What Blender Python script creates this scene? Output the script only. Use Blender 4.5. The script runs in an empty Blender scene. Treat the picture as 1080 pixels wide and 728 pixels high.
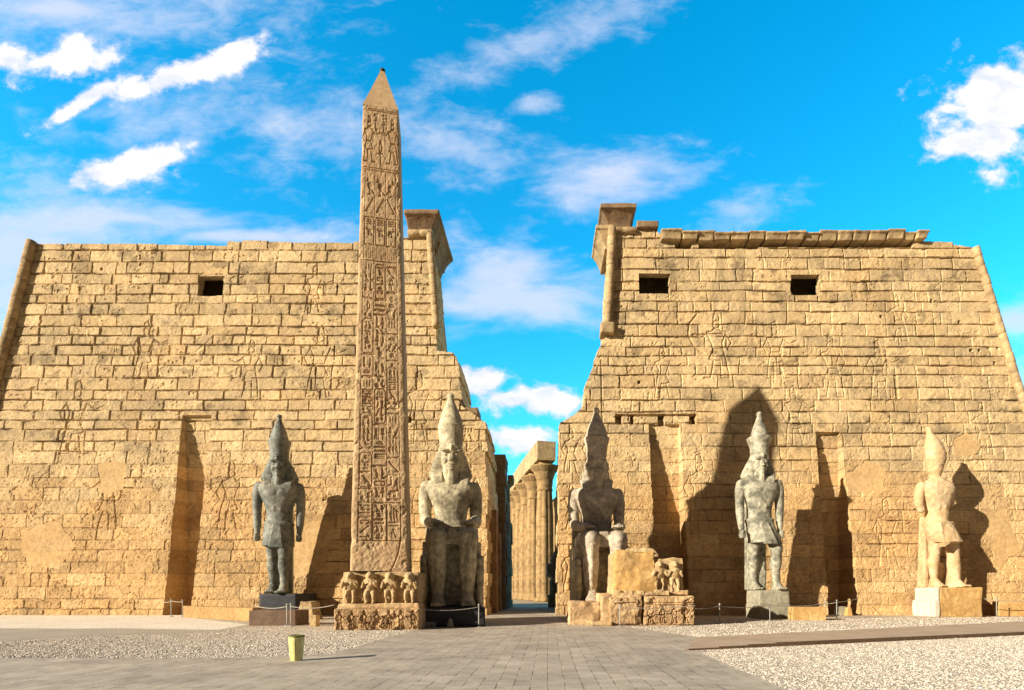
import bpy, math, random
import numpy as np
from mathutils import Vector, Matrix
R = math.radians
C = bpy.context.scene.collection
scn = bpy.context.scene

# ------------------------------------------------------------------ camera
F, VX, HY, EYE = 564.0, 578.0, 622.0, 1.7
cam_d = bpy.data.cameras.new('camera'); cam = bpy.data.objects.new('camera', cam_d); C.objects.link(cam)
cam.location = (0, 0, EYE); cam.rotation_euler = (R(90), 0, 0)
cam_d.sensor_width = 36; cam_d.lens = F / 1080 * 36
cam_d.shift_x = -(VX - 540) / 1080; cam_d.shift_y = (HY - 364) / 1080
cam_d.clip_start = .1; cam_d.clip_end = 5000
scn.camera = cam

# ------------------------------------------------------------------ sun, sky, exposure
TX, ELEV = 1.68, R(19.8)
az = math.atan(TX)
sd = Vector((math.sin(az) * math.cos(ELEV), math.cos(az) * math.cos(ELEV), -math.sin(ELEV)))   # direction light travels
sun_d = bpy.data.lights.new('sun', 'SUN'); sun = bpy.data.objects.new('sun', sun_d); C.objects.link(sun)
sun_d.energy = 5.0; sun_d.angle = R(.55); sun_d.color = (1, .9, .74)
sun.rotation_euler = sd.to_track_quat('-Z', 'Y').to_euler(); sun.location = (-60, -40, 60)
scn.view_settings.view_transform = 'Standard'; scn.view_settings.look = 'None'
scn.view_settings.gamma = 1; scn.view_settings.exposure = .95
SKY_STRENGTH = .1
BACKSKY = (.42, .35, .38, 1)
FRONT_GAIN = 1.65

def build_world():
    w = bpy.data.worlds.new('World'); scn.world = w; w.use_nodes = True
    nt = w.node_tree; N = nt.nodes; L = nt.links; N.clear()
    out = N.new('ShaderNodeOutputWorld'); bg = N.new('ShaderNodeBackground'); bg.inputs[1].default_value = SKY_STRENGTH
    L.new(bg.outputs[0], out.inputs[0])
    def val(v, s):
        if hasattr(v, 'links'): L.new(v, s)
        else: s.default_value = v
    def m(op, a, b=0.0, c=None, clamp=False):
        n = N.new('ShaderNodeMath'); n.operation = op; n.use_clamp = clamp
        val(a, n.inputs[0]); val(b, n.inputs[1])
        if c is not None: val(c, n.inputs[2])
        return n.outputs[0]
    sky = N.new('ShaderNodeTexSky'); sky.sky_type = 'NISHITA'; sky.sun_disc = False
    sky.sun_elevation = ELEV; sky.sun_rotation = math.atan2(-sd.x, -sd.y)
    sky.air_density = 1.0; sky.dust_density = .3; sky.ozone_density = 2.0
    tc = N.new('ShaderNodeTexCoord'); sep = N.new('ShaderNodeSeparateXYZ'); L.new(tc.outputs['Generated'], sep.inputs[0])
    hs = N.new('ShaderNodeHueSaturation'); hs.inputs['Saturation'].default_value = 1.45; hs.inputs['Value'].default_value = 1.0
    hs.inputs['Hue'].default_value = .487
    L.new(sky.outputs[0], hs.inputs['Color'])
    dy = m('MAXIMUM', sep.outputs[1], .03)
    u = m('MULTIPLY_ADD', m('DIVIDE', sep.outputs[0], dy), F, VX)
    v = m('MULTIPLY_ADD', m('DIVIDE', sep.outputs[2], dy), -F, HY)
    uv = N.new('ShaderNodeCombineXYZ'); L.new(u, uv.inputs[0]); L.new(v, uv.inputs[1])
    def noise(scale, detail, rough, sy=1.0, off=0, dist=0):
        mp = N.new('ShaderNodeMapping'); mp.inputs['Scale'].default_value = (1/scale, sy/scale, 1); mp.inputs['Location'].default_value = (off, off*.7, off)
        L.new(uv.outputs[0], mp.inputs[0])
        n = N.new('ShaderNodeTexNoise'); n.inputs['Scale'].default_value = 1; n.inputs['Detail'].default_value = detail
        n.inputs['Roughness'].default_value = rough; n.inputs['Distortion'].default_value = dist
        L.new(mp.outputs[0], n.inputs['Vector']); return n.outputs['Fac']
    n_hard = noise(38, 9, .62, 1.25, 3.1, .2); n_soft = noise(105, 9, .6, 2.6, 7.7, .25); n_wisp = noise(46, 9, .62, 1.9, 1.7, .25)
    def blob(cx, cy, rx, ry, rot):
        mp = N.new('ShaderNodeMapping'); mp.vector_type = 'TEXTURE'
        mp.inputs['Location'].default_value = (cx, cy, 0); mp.inputs['Rotation'].default_value = (0, 0, R(-rot)); mp.inputs['Scale'].default_value = (rx, ry, 1)
        L.new(uv.outputs[0], mp.inputs[0])
        ln = N.new('ShaderNodeVectorMath'); ln.operation = 'LENGTH'; L.new(mp.outputs[0], ln.inputs[0])
        return m('SUBTRACT', 1.0, ln.outputs['Value'])
    def group(blobs):
        r = None
        for b in blobs:
            d = blob(*b); r = d if r is None else m('SMOOTH_MAX', r, d, .3)
        return m('MAXIMUM', r, -2.0)
    hard = group([(128, 182, 56, 20, 8), (160, 168, 36, 17, 25), (190, 78, 92, 17, 14), (255, 58, 34, 17, 25), (90, 106, 60, 10, 30), (70, 64, 62, 22, 10), (80, 48, 26, 20, 0), (5, 58, 30, 14, 0),
                  (1058, 122, 84, 56, -5), (1060, 92, 54, 38, 10), (1026, 150, 58, 20, 0), (570, 425, 62, 18, 2), (545, 423, 36, 17, 8), (548, 461, 40, 17, 4),
                  (508, 403, 32, 13, 6), (487, 395, 12, 10, 0)])
    soft = group([(130, 230, 130, 14, -2), (20, 262, 150, 30, 3), (30, 312, 150, 60, 0), (60, 235, 170, 30, 0), (560, 318, 140, 34, 2), (540, 300, 70, 40, 8), (640, 182, 92, 34, 4),
                  (1075, 335, 60, 30, 0), (40, 10, 130, 22, 0), (270, 250, 100, 10, 0)])
    wisp = group([(590, 36, 220, 30, 21), (640, 20, 160, 20, 20), (480, 155, 110, 40, -8), (655, 190, 100, 40, 10), (785, 222, 70, 26, 18), (560, 112, 30, 16, 10), (350, 130, 160, 60, 0),
                  (150, 20, 260, 50, 5), (190, 120, 170, 60, 8), (60, 200, 140, 50, 0), (420, 260, 150, 40, 0), (1080, 400, 60, 40, 0)])
    def ramp(x, a, b, top=1.0):
        n = N.new('ShaderNodeMapRange'); n.interpolation_type = 'SMOOTHSTEP'
        L.new(x, n.inputs[0]); n.inputs[1].default_value = a; n.inputs[2].default_value = b; n.inputs[3].default_value = 0; n.inputs[4].default_value = top
        return n.outputs[0]
    dh = ramp(m('MULTIPLY_ADD', m('SUBTRACT', n_hard, .5), 2.7, hard), -.12, .52, .96)
    ds = ramp(m('MULTIPLY_ADD', m('SUBTRACT', n_soft, .5), 2.6, soft), -.2, 1.0, .8)
    dw = ramp(m('MULTIPLY_ADD', m('SUBTRACT', n_wisp, .5), 3.0, wisp), -.1, 1.4, .55)
    front = ramp(sep.outputs[1], .03, .12)
    inv = m('MULTIPLY', m('MULTIPLY', m('SUBTRACT', 1, dh), m('SUBTRACT', 1, ds)), m('SUBTRACT', 1, dw))
    dens = m('MULTIPLY', m('SUBTRACT', 1, inv), front)
    # thin cloud of the rest of the sky
    back = N.new('ShaderNodeTexNoise'); back.inputs['Scale'].default_value = 3; back.inputs['Detail'].default_value = 6; L.new(tc.outputs['Generated'], back.inputs['Vector'])
    db = m('MULTIPLY', ramp(back.outputs['Fac'], .5, .8, .1), m('SUBTRACT', 1, front))
    dens = m('MAXIMUM', dens, db)
    ccol = N.new('ShaderNodeMixRGB'); ccol.inputs[1].default_value = (4.1, 4.4, 5.4, 1); ccol.inputs[2].default_value = (5.8, 5.6, 5.5, 1)
    L.new(ramp(m('ADD', dh, m('MULTIPLY', m('SUBTRACT', n_wisp, .5), 3.0)), .2, 1.25), ccol.inputs[0])
    # sky colour graded to the clear azure of the place
    tint = N.new('ShaderNodeMixRGB'); tint.blend_type = 'MULTIPLY'; tint.inputs[0].default_value = 1
    tint.inputs[2].default_value = (.62, 1.28, 1.22, 1); L.new(hs.outputs[0], tint.inputs[1])
    # front sky brightened; sky behind camera and overhead dimmed to cut the fill light
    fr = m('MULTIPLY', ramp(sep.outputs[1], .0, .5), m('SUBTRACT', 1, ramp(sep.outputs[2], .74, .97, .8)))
    sky_dim = N.new('ShaderNodeMixRGB'); L.new(fr, sky_dim.inputs[0]); sky_dim.inputs[1].default_value = BACKSKY; 
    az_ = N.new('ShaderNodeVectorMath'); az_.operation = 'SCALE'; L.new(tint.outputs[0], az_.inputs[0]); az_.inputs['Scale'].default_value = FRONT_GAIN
    L.new(az_.outputs[0], sky_dim.inputs[2])
    mix = N.new('ShaderNodeMixRGB'); L.new(dens, mix.inputs[0]); L.new(sky_dim.outputs[0], mix.inputs[1]); L.new(ccol.outputs[0], mix.inputs[2])
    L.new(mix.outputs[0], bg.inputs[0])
build_world()

# ------------------------------------------------------------------ numpy noise
def vnoise2(x, y, seed):
    rs = np.random.RandomState(seed); T = rs.rand(256, 256).astype(np.float32)
    xi = np.floor(x).astype(int); yi = np.floor(y).astype(int); fx = x - xi; fy = y - yi
    fx = fx*fx*(3-2*fx); fy = fy*fy*(3-2*fy)
    g = lambda i, j: T[(i) & 255, (j) & 255]
    return ((g(xi, yi)*(1-fx)+g(xi+1, yi)*fx)*(1-fy) + (g(xi, yi+1)*(1-fx)+g(xi+1, yi+1)*fx)*fy)*2-1
def fbm2(x, y, s, seed, o=4, p=.55):
    r = 0; a = 1; t = 0
    for k in range(o):
        r = r + a*vnoise2(x*s, y*s, seed+k); t += a; a *= p; s *= 2.03
    return r/t
_T3 = np.random.RandomState(5).rand(64, 64, 64).astype(np.float32)
def vnoise3(p, off=0):
    p = p + off; i = np.floor(p).astype(int); f = p-i; f = f*f*(3-2*f)
    r = 0
    for a in (0, 1):
        for b in (0, 1):
            for c in (0, 1):
                w = (f[:, 0] if a else 1-f[:, 0])*(f[:, 1] if b else 1-f[:, 1])*(f[:, 2] if c else 1-f[:, 2])
                r = r + w*_T3[(i[:, 0]+a) & 63, (i[:, 1]+b) & 63, (i[:, 2]+c) & 63]
    return r*2-1
def fbm3(p, s, off=0, o=4, q=.55):
    r = 0; a = 1; t = 0
    for k in range(o):
        r = r+a*vnoise3(p*s, off+17.3*k); t += a; a *= q; s *= 2.03
    return r/t
def sm(x, a, b):
    t = np.clip((x-a)/(b-a), 0, 1); return t*t*(3-2*t)

# ------------------------------------------------------------------ materials
def stone(name, base, var=(.8, 1.2), tone_amt=.35, bump=.35, scale=1.0, rough=.9, attr=False, stain=None, stain_amt=.5, fine=30, joints=None, dark_dirt=.0):
    m = bpy.data.materials.new(name); m.use_nodes = True; nt = m.node_tree; N = nt.nodes; L = nt.links
    b = N['Principled BSDF']; b.inputs['Roughness'].default_value = rough
    b.inputs['Specular IOR Level'].default_value = .25
    tc = N.new('ShaderNodeTexCoord'); co = tc.outputs['Object']
    def noise(s, d, r=.6, sc=(1, 1, 1)):
        v = co
        if sc != (1, 1, 1):
            mp = N.new('ShaderNodeMapping'); mp.inputs['Scale'].default_value = sc; L.new(co, mp.inputs[0]); v = mp.outputs[0]
        n = N.new('ShaderNodeTexNoise'); n.inputs['Scale'].default_value = s; n.inputs['Detail'].default_value = d; n.inputs['Roughness'].default_value = r
        L.new(v, n.inputs['Vector']); return n.outputs['Fac']
    def rmp(x, a, c, lo, hi):
        n = N.new('ShaderNodeMapRange'); L.new(x, n.inputs[0]); n.inputs[1].default_value = a; n.inputs[2].default_value = c
        n.inputs[3].default_value = lo; n.inputs[4].default_value = hi; return n.outputs[0]
    def mul(a, c):
        n = N.new('ShaderNodeMath'); n.operation = 'MULTIPLY'; L.new(a, n.inputs[0])
        if hasattr(c, 'links'): L.new(c, n.inputs[1])
        else: n.inputs[1].default_value = c
        return n.outputs[0]
    n1 = noise(.5*scale, 6); n2 = noise(4*scale, 8, .7); n3 = noise(fine*scale, 4, .7)
    f = mul(rmp(n1, .3, .7, var[0], var[1]), rmp(n2, .3, .7, 1-tone_amt*.5, 1+tone_amt*.5))
    f = mul(f, rmp(n3, .3, .7, 1-tone_amt*.3, 1+tone_amt*.3))
    if attr:
        at = N.new('ShaderNodeAttribute'); at.attribute_name = 'tone'; f = mul(f, at.outputs['Fac'])
    cm = N.new('ShaderNodeMixRGB'); cm.inputs[1].default_value = (*base, 1); cm.inputs[2].default_value = (*(stain or [c*.7 for c in base]), 1)
    L.new(rmp(noise(.9*scale, 7, .65), .45, .68, 0, stain_amt), cm.inputs[0])
    if attr:
        cw = N.new('ShaderNodeMixRGB'); at2 = N.new('ShaderNodeAttribute'); at2.attribute_name = 'warm'
        L.new(at2.outputs['Fac'], cw.inputs[0]); L.new(cm.outputs[0], cw.inputs[1]); cw.inputs[2].default_value = (*WARM, 1); cm = cw
    hsv = N.new('ShaderNodeVectorMath'); hsv.operation = 'SCALE'; L.new(cm.outputs[0], hsv.inputs[0]); L.new(f, hsv.inputs['Scale'])
    L.new(hsv.outputs[0], b.inputs['Base Color'])
    add = N.new('ShaderNodeMath'); add.operation = 'ADD'; L.new(mul(n2, 1.0), add.inputs[0]); L.new(mul(n3, .35), add.inputs[1])
    h = add.outputs[0]
    if joints:
        bw, bh, axis = joints
        sp = N.new('ShaderNodeSeparateXYZ'); L.new(co, sp.inputs[0]); cb = N.new('ShaderNodeCombineXYZ')
        L.new(sp.outputs[axis], cb.inputs[0]); L.new(sp.outputs[2], cb.inputs[1])
        br = N.new('ShaderNodeTexBrick'); L.new(cb.outputs[0], br.inputs[0]); br.inputs['Scale'].default_value = 1
        br.inputs['Brick Width'].default_value = bw; br.inputs['Row Height'].default_value = bh; br.inputs['Mortar Size'].default_value = .025
        ad = N.new('ShaderNodeMath'); ad.operation = 'SUBTRACT'; L.new(h, ad.inputs[0]); L.new(mul(br.outputs['Fac'], 1.2), ad.inputs[1]); h = ad.outputs[0]
    bp = N.new('ShaderNodeBump'); bp.inputs['Strength'].default_value = bump; bp.inputs['Distance'].default_value = .08
    L.new(h, bp.inputs['Height']); L.new(bp.outputs[0], b.inputs['Normal'])
    return m
def plain(name, col, rough=.6, metal=0):
    m = bpy.data.materials.new(name); m.use_nodes = True; nt = m.node_tree; N = nt.nodes; b = N['Principled BSDF']
    b.inputs['Roughness'].default_value = rough; b.inputs['Metallic'].default_value = metal
    n = N.new('ShaderNodeTexNoise'); n.inputs['Scale'].default_value = 6; n.inputs['Detail'].default_value = 6
    r = N.new('ShaderNodeMapRange'); r.inputs[3].default_value = .75; r.inputs[4].default_value = 1.15; r.inputs[1].default_value = .3; r.inputs[2].default_value = .7
    tc = N.new('ShaderNodeTexCoord'); nt.links.new(tc.outputs['Object'], n.inputs['Vector']); nt.links.new(n.outputs['Fac'], r.inputs[0])
    v = N.new('ShaderNodeVectorMath'); v.operation = 'SCALE'; v.inputs[0].default_value = col; nt.links.new(r.outputs[0], v.inputs['Scale'])
    nt.links.new(v.outputs[0], b.inputs['Base Color']); return m

WARM = (.52, .33, .145)
M = {}
M['wall'] = stone('sandstone wall', (.57, .415, .215), (.82, 1.12), .45, .6, attr=True, stain=(.36, .27, .17), stain_amt=.55, fine=16)
M['side'] = stone('sandstone trim', (.46, .33, .17), (.7, 1.2), .6, .8, stain=(.25, .16, .09), stain_amt=.7)
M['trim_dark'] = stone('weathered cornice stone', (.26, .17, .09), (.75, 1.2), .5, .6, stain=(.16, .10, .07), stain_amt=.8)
M['passage'] = stone('passage masonry', (.19, .13, .08), (.8, 1.15), .4, .6, stain=(.2, .13, .08), joints=(1.6, .7, 1))  # base colour darkened to imitate the deep shade of the gateway
M['column'] = stone('column sandstone', (.40, .26, .115), (.6, 1.15), .6, 1.0, stain=(.22, .13, .06), stain_amt=.8, joints=(50, 1.3, 0))
M['obelisk'] = stone('pink granite', (.43, .30, .165), (.85, 1.12), .35, .25, stain=(.36, .19, .09), stain_amt=.5, attr=False)
M['granite'] = stone('grey granite', (.47, .41, .27), (.6, 1.35), 1.0, .7, stain=(.20, .17, .11), stain_amt=.9, rough=.75)
M['dark_granite'] = stone('dark green granite', (.13, .14, .12), (.55, 1.5), .9, .5, stain=(.30, .28, .22), stain_amt=.7, rough=.5)
M['mid_granite'] = stone('speckled granite', (.40, .37, .27), (.6, 1.3), .9, .5, stain=(.16, .15, .11), stain_amt=.9, rough=.6)
M['spec_granite'] = stone('dark speckled granite', (.40, .37, .27), (.5, 1.3), 1.0, .5, stain=(.11, .11, .085), stain_amt=1.0, rough=.55, scale=1.3)
M['warm_granite'] = stone('brown grey granite', (.52, .44, .33), (.6, 1.25), .8, .6, stain=(.24, .19, .13), stain_amt=.8, rough=.75)
M['lime'] = stone('pale limestone', (.52, .35, .18), (.75, 1.2), .5, .5, stain=(.60, .47, .30), stain_amt=.8)
M['black'] = stone('black basalt', (.035, .035, .04), (.7, 1.3), .5, .3, rough=.6)
M['ped'] = stone('reddish granite blocks', (.44, .28, .14), (.65, 1.3), .7, 1.0, stain=(.55, .40, .22), stain_amt=.9, fine=14)
M['ped_light'] = stone('weathered yellow stone', (.52, .37, .19), (.7, 1.2), .6, .8, stain=(.36, .22, .10), stain_amt=.8, fine=14)
M['ledge'] = stone('smooth sandstone ledge', (.52, .31, .11), (.75, 1.2), .5, .6, stain=(.55, .40, .2), fine=14)
M['brown'] = stone('brown stone slab', (.14, .09, .06), (.8, 1.2), .4, .4)
M['ledge_dark'] = stone('ochre ledge stone', (.38, .23, .09), (.75, 1.2), .5, .6, stain=(.30, .17, .07), fine=14)
M['sunlit_side'] = stone('plinth side painted sunlit', (.62, .55, .42), (.85, 1.1), .3, .4)  # pale colour stands for sunlight on one side of a plinth
M['greyblock'] = stone('grey stone block', (.34, .31, .22), (.7, 1.2), .5, .5, stain=(.2, .18, .13))

# ------------------------------------------------------------------ mesh helpers
def tag(o, label=None, cat=None, group=None, kind=None):
    if label: o['label'] = label
    if cat: o['category'] = cat
    if group: o['group'] = group
    if kind: o['kind'] = kind
    return o
def empty(name, loc=(0, 0, 0), rz=0):
    o = bpy.data.objects.new(name, None); C.objects.link(o); o.location = loc; o.rotation_euler = (0, 0, rz); o.empty_display_size = .3; return o
def mesh_np(name, V, Q, mat, smooth=False, attrs=None, parent=None, loc=None):
    me = bpy.data.meshes.new(name); V = np.asarray(V, np.float32); Q = np.asarray(Q, np.int32); k = Q.shape[1]
    me.vertices.add(len(V)); me.vertices.foreach_set('co', V.ravel())
    me.loops.add(Q.size); me.loops.foreach_set('vertex_index', Q.ravel())
    me.polygons.add(len(Q)); me.polygons.foreach_set('loop_start', np.arange(0, Q.size, k, dtype=np.int32))
    me.polygons.foreach_set('loop_total', np.full(len(Q), k, np.int32))
    me.polygons.foreach_set('use_smooth', np.full(len(Q), smooth, bool))
    for a, d in (attrs or {}).items():
        at = me.attributes.new(a, 'FLOAT', 'POINT'); at.data.foreach_set('value', np.asarray(d, np.float32))
    me.update(calc_edges=True); me.materials.append(mat)
    o = bpy.data.objects.new(name, me); C.objects.link(o)
    if parent: o.parent = parent
    if loc: o.location = loc
    return o
class G:
    """collects closed primitives"""
    def __init__(s): s.v = []; s.f = []
    def add(s, V, Fc, T=None):
        n = len(s.v)
        for p in V:
            p = Vector(p)
            if T is not None: p = T @ p
            s.v.append(tuple(p))
        s.f += [tuple(i+n for i in f) for f in Fc]
    def ell(s, c, r, rot=(0, 0, 0), nu=16, nv=10):
        V = []; Fc = []
        E = Matrix.Rotation(rot[2], 3, 'Z') @ Matrix.Rotation(rot[1], 3, 'Y') @ Matrix.Rotation(rot[0], 3, 'X')
        for j in range(nv+1):
            t = math.pi*j/nv
            for i in range(nu):
                a = 2*math.pi*i/nu; V.append(Vector(c)+E @ Vector((r[0]*math.sin(t)*math.cos(a), r[1]*math.sin(t)*math.sin(a), r[2]*math.cos(t))))
        for j in range(nv):
            for i in range(nu): Fc.append((j*nu+i, (j+1)*nu+i, (j+1)*nu+(i+1) % nu, j*nu+(i+1) % nu))
        s.add(V, Fc)
    def loft(s, secs, n=24, cap=True):
        """secs: (cx,cy,z,rx,ry[,exponent])"""
        V = []; Fc = []
        for q in secs:
            cx, cy, z, rx, ry = q[:5]; e = q[5] if len(q) > 5 else 2
            for i in range(n):
                a = 2*math.pi*(i+.5)/n; c_, s_ = math.cos(a), math.sin(a)
                V.append((cx+rx*math.copysign(abs(c_)**(2/e), c_), cy+ry*math.copysign(abs(s_)**(2/e), s_), z))
        for j in range(len(secs)-1):
            for i in range(n): Fc.append((j*n+i, j*n+(i+1) % n, (j+1)*n+(i+1) % n, (j+1)*n+i))
        if cap: Fc.append(tuple(range(n-1, -1, -1))); Fc.append(tuple((len(secs)-1)*n+i for i in range(n)))
        s.add(V, Fc)
    def limb(s, pts, rad, n=14, flat=1.0):
        for (p, q, a, b) in zip(pts[:-1], pts[1:], rad[:-1], rad[1:]):
            p = Vector(p); q = Vector(q); d = (q-p); l = d.length; d.normalize()
            qt = d.to_track_quat('Z', 'Y'); V = []; Fc = []; K = 6
            for j in range(K+1):
                t = j/K; r = a+(b-a)*t
                for i in range(n):
                    an = 2*math.pi*i/n; V.append(p+qt @ Vector((r*math.cos(an), r*flat*math.sin(an), l*t)))
            for j in range(K):
                for i in range(n): Fc.append((j*n+i, j*n+(i+1) % n, (j+1)*n+(i+1) % n, (j+1)*n+i))
            Fc.append(tuple(range(n-1, -1, -1))); Fc.append(tuple(K*n+i for i in range(n)))
            s.add(V, Fc)
        for p, r in zip(pts, rad): s.ell(p, (r, r, r), nu=n, nv=8)
    def box(s, x0, x1, y0, y1, z0, z1, tx=0, ty=0):
        """tx, ty: how much the top is drawn in on each side"""
        V = [(x0, y0, z0), (x1, y0, z0), (x1, y1, z0), (x0, y1, z0), (x0+tx, y0+ty, z1), (x1-tx, y0+ty, z1), (x1-tx, y1-ty, z1), (x0+tx, y1-ty, z1)]
        s.add(V, [(3, 2, 1, 0), (4, 5, 6, 7), (0, 1, 5, 4), (1, 2, 6, 5), (2, 3, 7, 6), (3, 0, 4, 7)])
    def prism(s, pts, a, b, axis='x'):
        """closed outline pts in the plane normal to axis, swept from a to b"""
        n = len(pts); mk = {'x': lambda t, p: (t, p[0], p[1]), 'y': lambda t, p: (p[0], t, p[1]), 'z': lambda t, p: (p[0], p[1], t)}[axis]
        V = [mk(a, p) for p in pts]+[mk(b, p) for p in pts]
        s.add(V, [tuple(range(n-1, -1, -1)), tuple(range(n, 2*n))]+[(i, (i+1) % n, n+(i+1) % n, n+i) for i in range(n)])
    def build(s, name, mat, parent=None, loc=None, smooth=False, remesh=None, sub_noise=None, smooth_it=0, seed=0):
        me = bpy.data.meshes.new(name); me.from_pydata(s.v, [], s.f); me.update()
        import bmesh
        bm = bmesh.new(); bm.from_mesh(me); bmesh.ops.recalc_face_normals(bm, faces=bm.faces); bm.to_mesh(me); bm.free()
        o = bpy.data.objects.new(name, me); C.objects.link(o)
        if remesh:
            md = o.modifiers.new('r', 'REMESH'); md.mode = 'VOXEL'; md.voxel_size = remesh; md.adaptivity = 0
            if smooth_it:
                ms = o.modifiers.new('s', 'SMOOTH'); ms.factor = .5; ms.iterations = smooth_it
            dg = bpy.context.evaluated_depsgraph_get(); dg.update()
            me2 = bpy.data.meshes.new_from_object(o.evaluated_get(dg)); o.modifiers.clear(); o.data = me2; bpy.data.meshes.remove(me); me = me2; me.name = name
            if sub_noise:
                n = len(me.vertices); co = np.empty(n*3, np.float32); me.vertices.foreach_get('co', co); co = co.reshape(-1, 3)
                nr = np.empty(n*3, np.float32); me.vertices.foreach_get('normal', nr); nr = nr.reshape(-1, 3)
                amp, sc = sub_noise
                co += nr*(amp*fbm3(co, sc, seed*3.7, 4))[:, None]; me.vertices.foreach_set('co', co.ravel()); me.update()
            smooth = True
        me.materials.clear(); me.materials.append(mat)
        me.polygons.foreach_set('use_smooth', [smooth]*len(me.polygons)); me.update()
        if parent: o.parent = parent
        if loc: o.location = loc
        return o
def rock(name, x0, x1, y0, y1, z0, z1, mat, parent=None, amp=.06, sc=1.2, vox=.07, tx=0, ty=0, seed=0, loc=None, cuts=(), extra=None):
    g = G(); g.box(x0, x1, y0, y1, z0, z1, tx, ty)
    if extra: extra(g)
    return g.build(name, mat, parent, loc, remesh=vox, smooth_it=2, sub_noise=(amp, sc), seed=seed)

# ------------------------------------------------------------------ raster carving
class Ras:
    def __init__(s, X, Z): s.X = X; s.Z = Z; s.A = np.zeros_like(X); s.dx = abs(X[0, 1]-X[0, 0]); s.x0 = X[0, 0]; s.z0 = Z[0, 0]; s.dz = abs(Z[1, 0]-Z[0, 0])
    def win(s, xa, xb, za, zb):
        i0 = max(0, int((xa-s.x0)/s.dx)-1); i1 = min(s.X.shape[1], int((xb-s.x0)/s.dx)+2)
        j0 = max(0, int((za-s.z0)/s.dz)-1); j1 = min(s.X.shape[0], int((zb-s.z0)/s.dz)+2)
        return slice(j0, max(j1, j0)), slice(i0, max(i1, i0))
    def put(s, w, D, wd, d):
        e = s.dx*.8
        s.A[w] = np.maximum(s.A[w], d*np.clip((wd-D)/e+.5, 0, 1))
    def seg(s, p, q, w, d):
        W = s.win(min(p[0], q[0])-w*2, max(p[0], q[0])+w*2, min(p[1], q[1])-w*2, max(p[1], q[1])+w*2)
        X = s.X[W]; Z = s.Z[W]
        if X.size == 0: return
        ax, az_ = q[0]-p[0], q[1]-p[1]; l = ax*ax+az_*az_+1e-9
        t = np.clip(((X-p[0])*ax+(Z-p[1])*az_)/l, 0, 1)
        s.put(W, np.hypot(X-p[0]-t*ax, Z-p[1]-t*az_), w*.5, d)
    def path(s, pts, w, d, closed=False):
        pts = list(pts)+([pts[0]] if closed else [])
        for p, q in zip(pts[:-1], pts[1:]): s.seg(p, q, w, d)
    def ell(s, c, rx, rz, d, ring=None, rot=0):
        r = max(rx, rz)*1.2; W = s.win(c[0]-r, c[0]+r, c[1]-r, c[1]+r); X = s.X[W]-c[0]; Z = s.Z[W]-c[1]
        if X.size == 0: return
        ca, sa = math.cos(rot), math.sin(rot); x = X*ca+Z*sa; z = -X*sa+Z*ca
        q = np.hypot(x/rx, z/rz); m_ = min(rx, rz)
        if ring: s.put(W, np.abs(q-1)*m_, ring*.5, d)
        else: s.put(W, (q-1)*m_, 0, d)
    def rect(s, x0, x1, z0, z1, w, d): s.path([(x0, z0), (x1, z0), (x1, z1), (x0, z1)], w, d, True)

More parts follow.
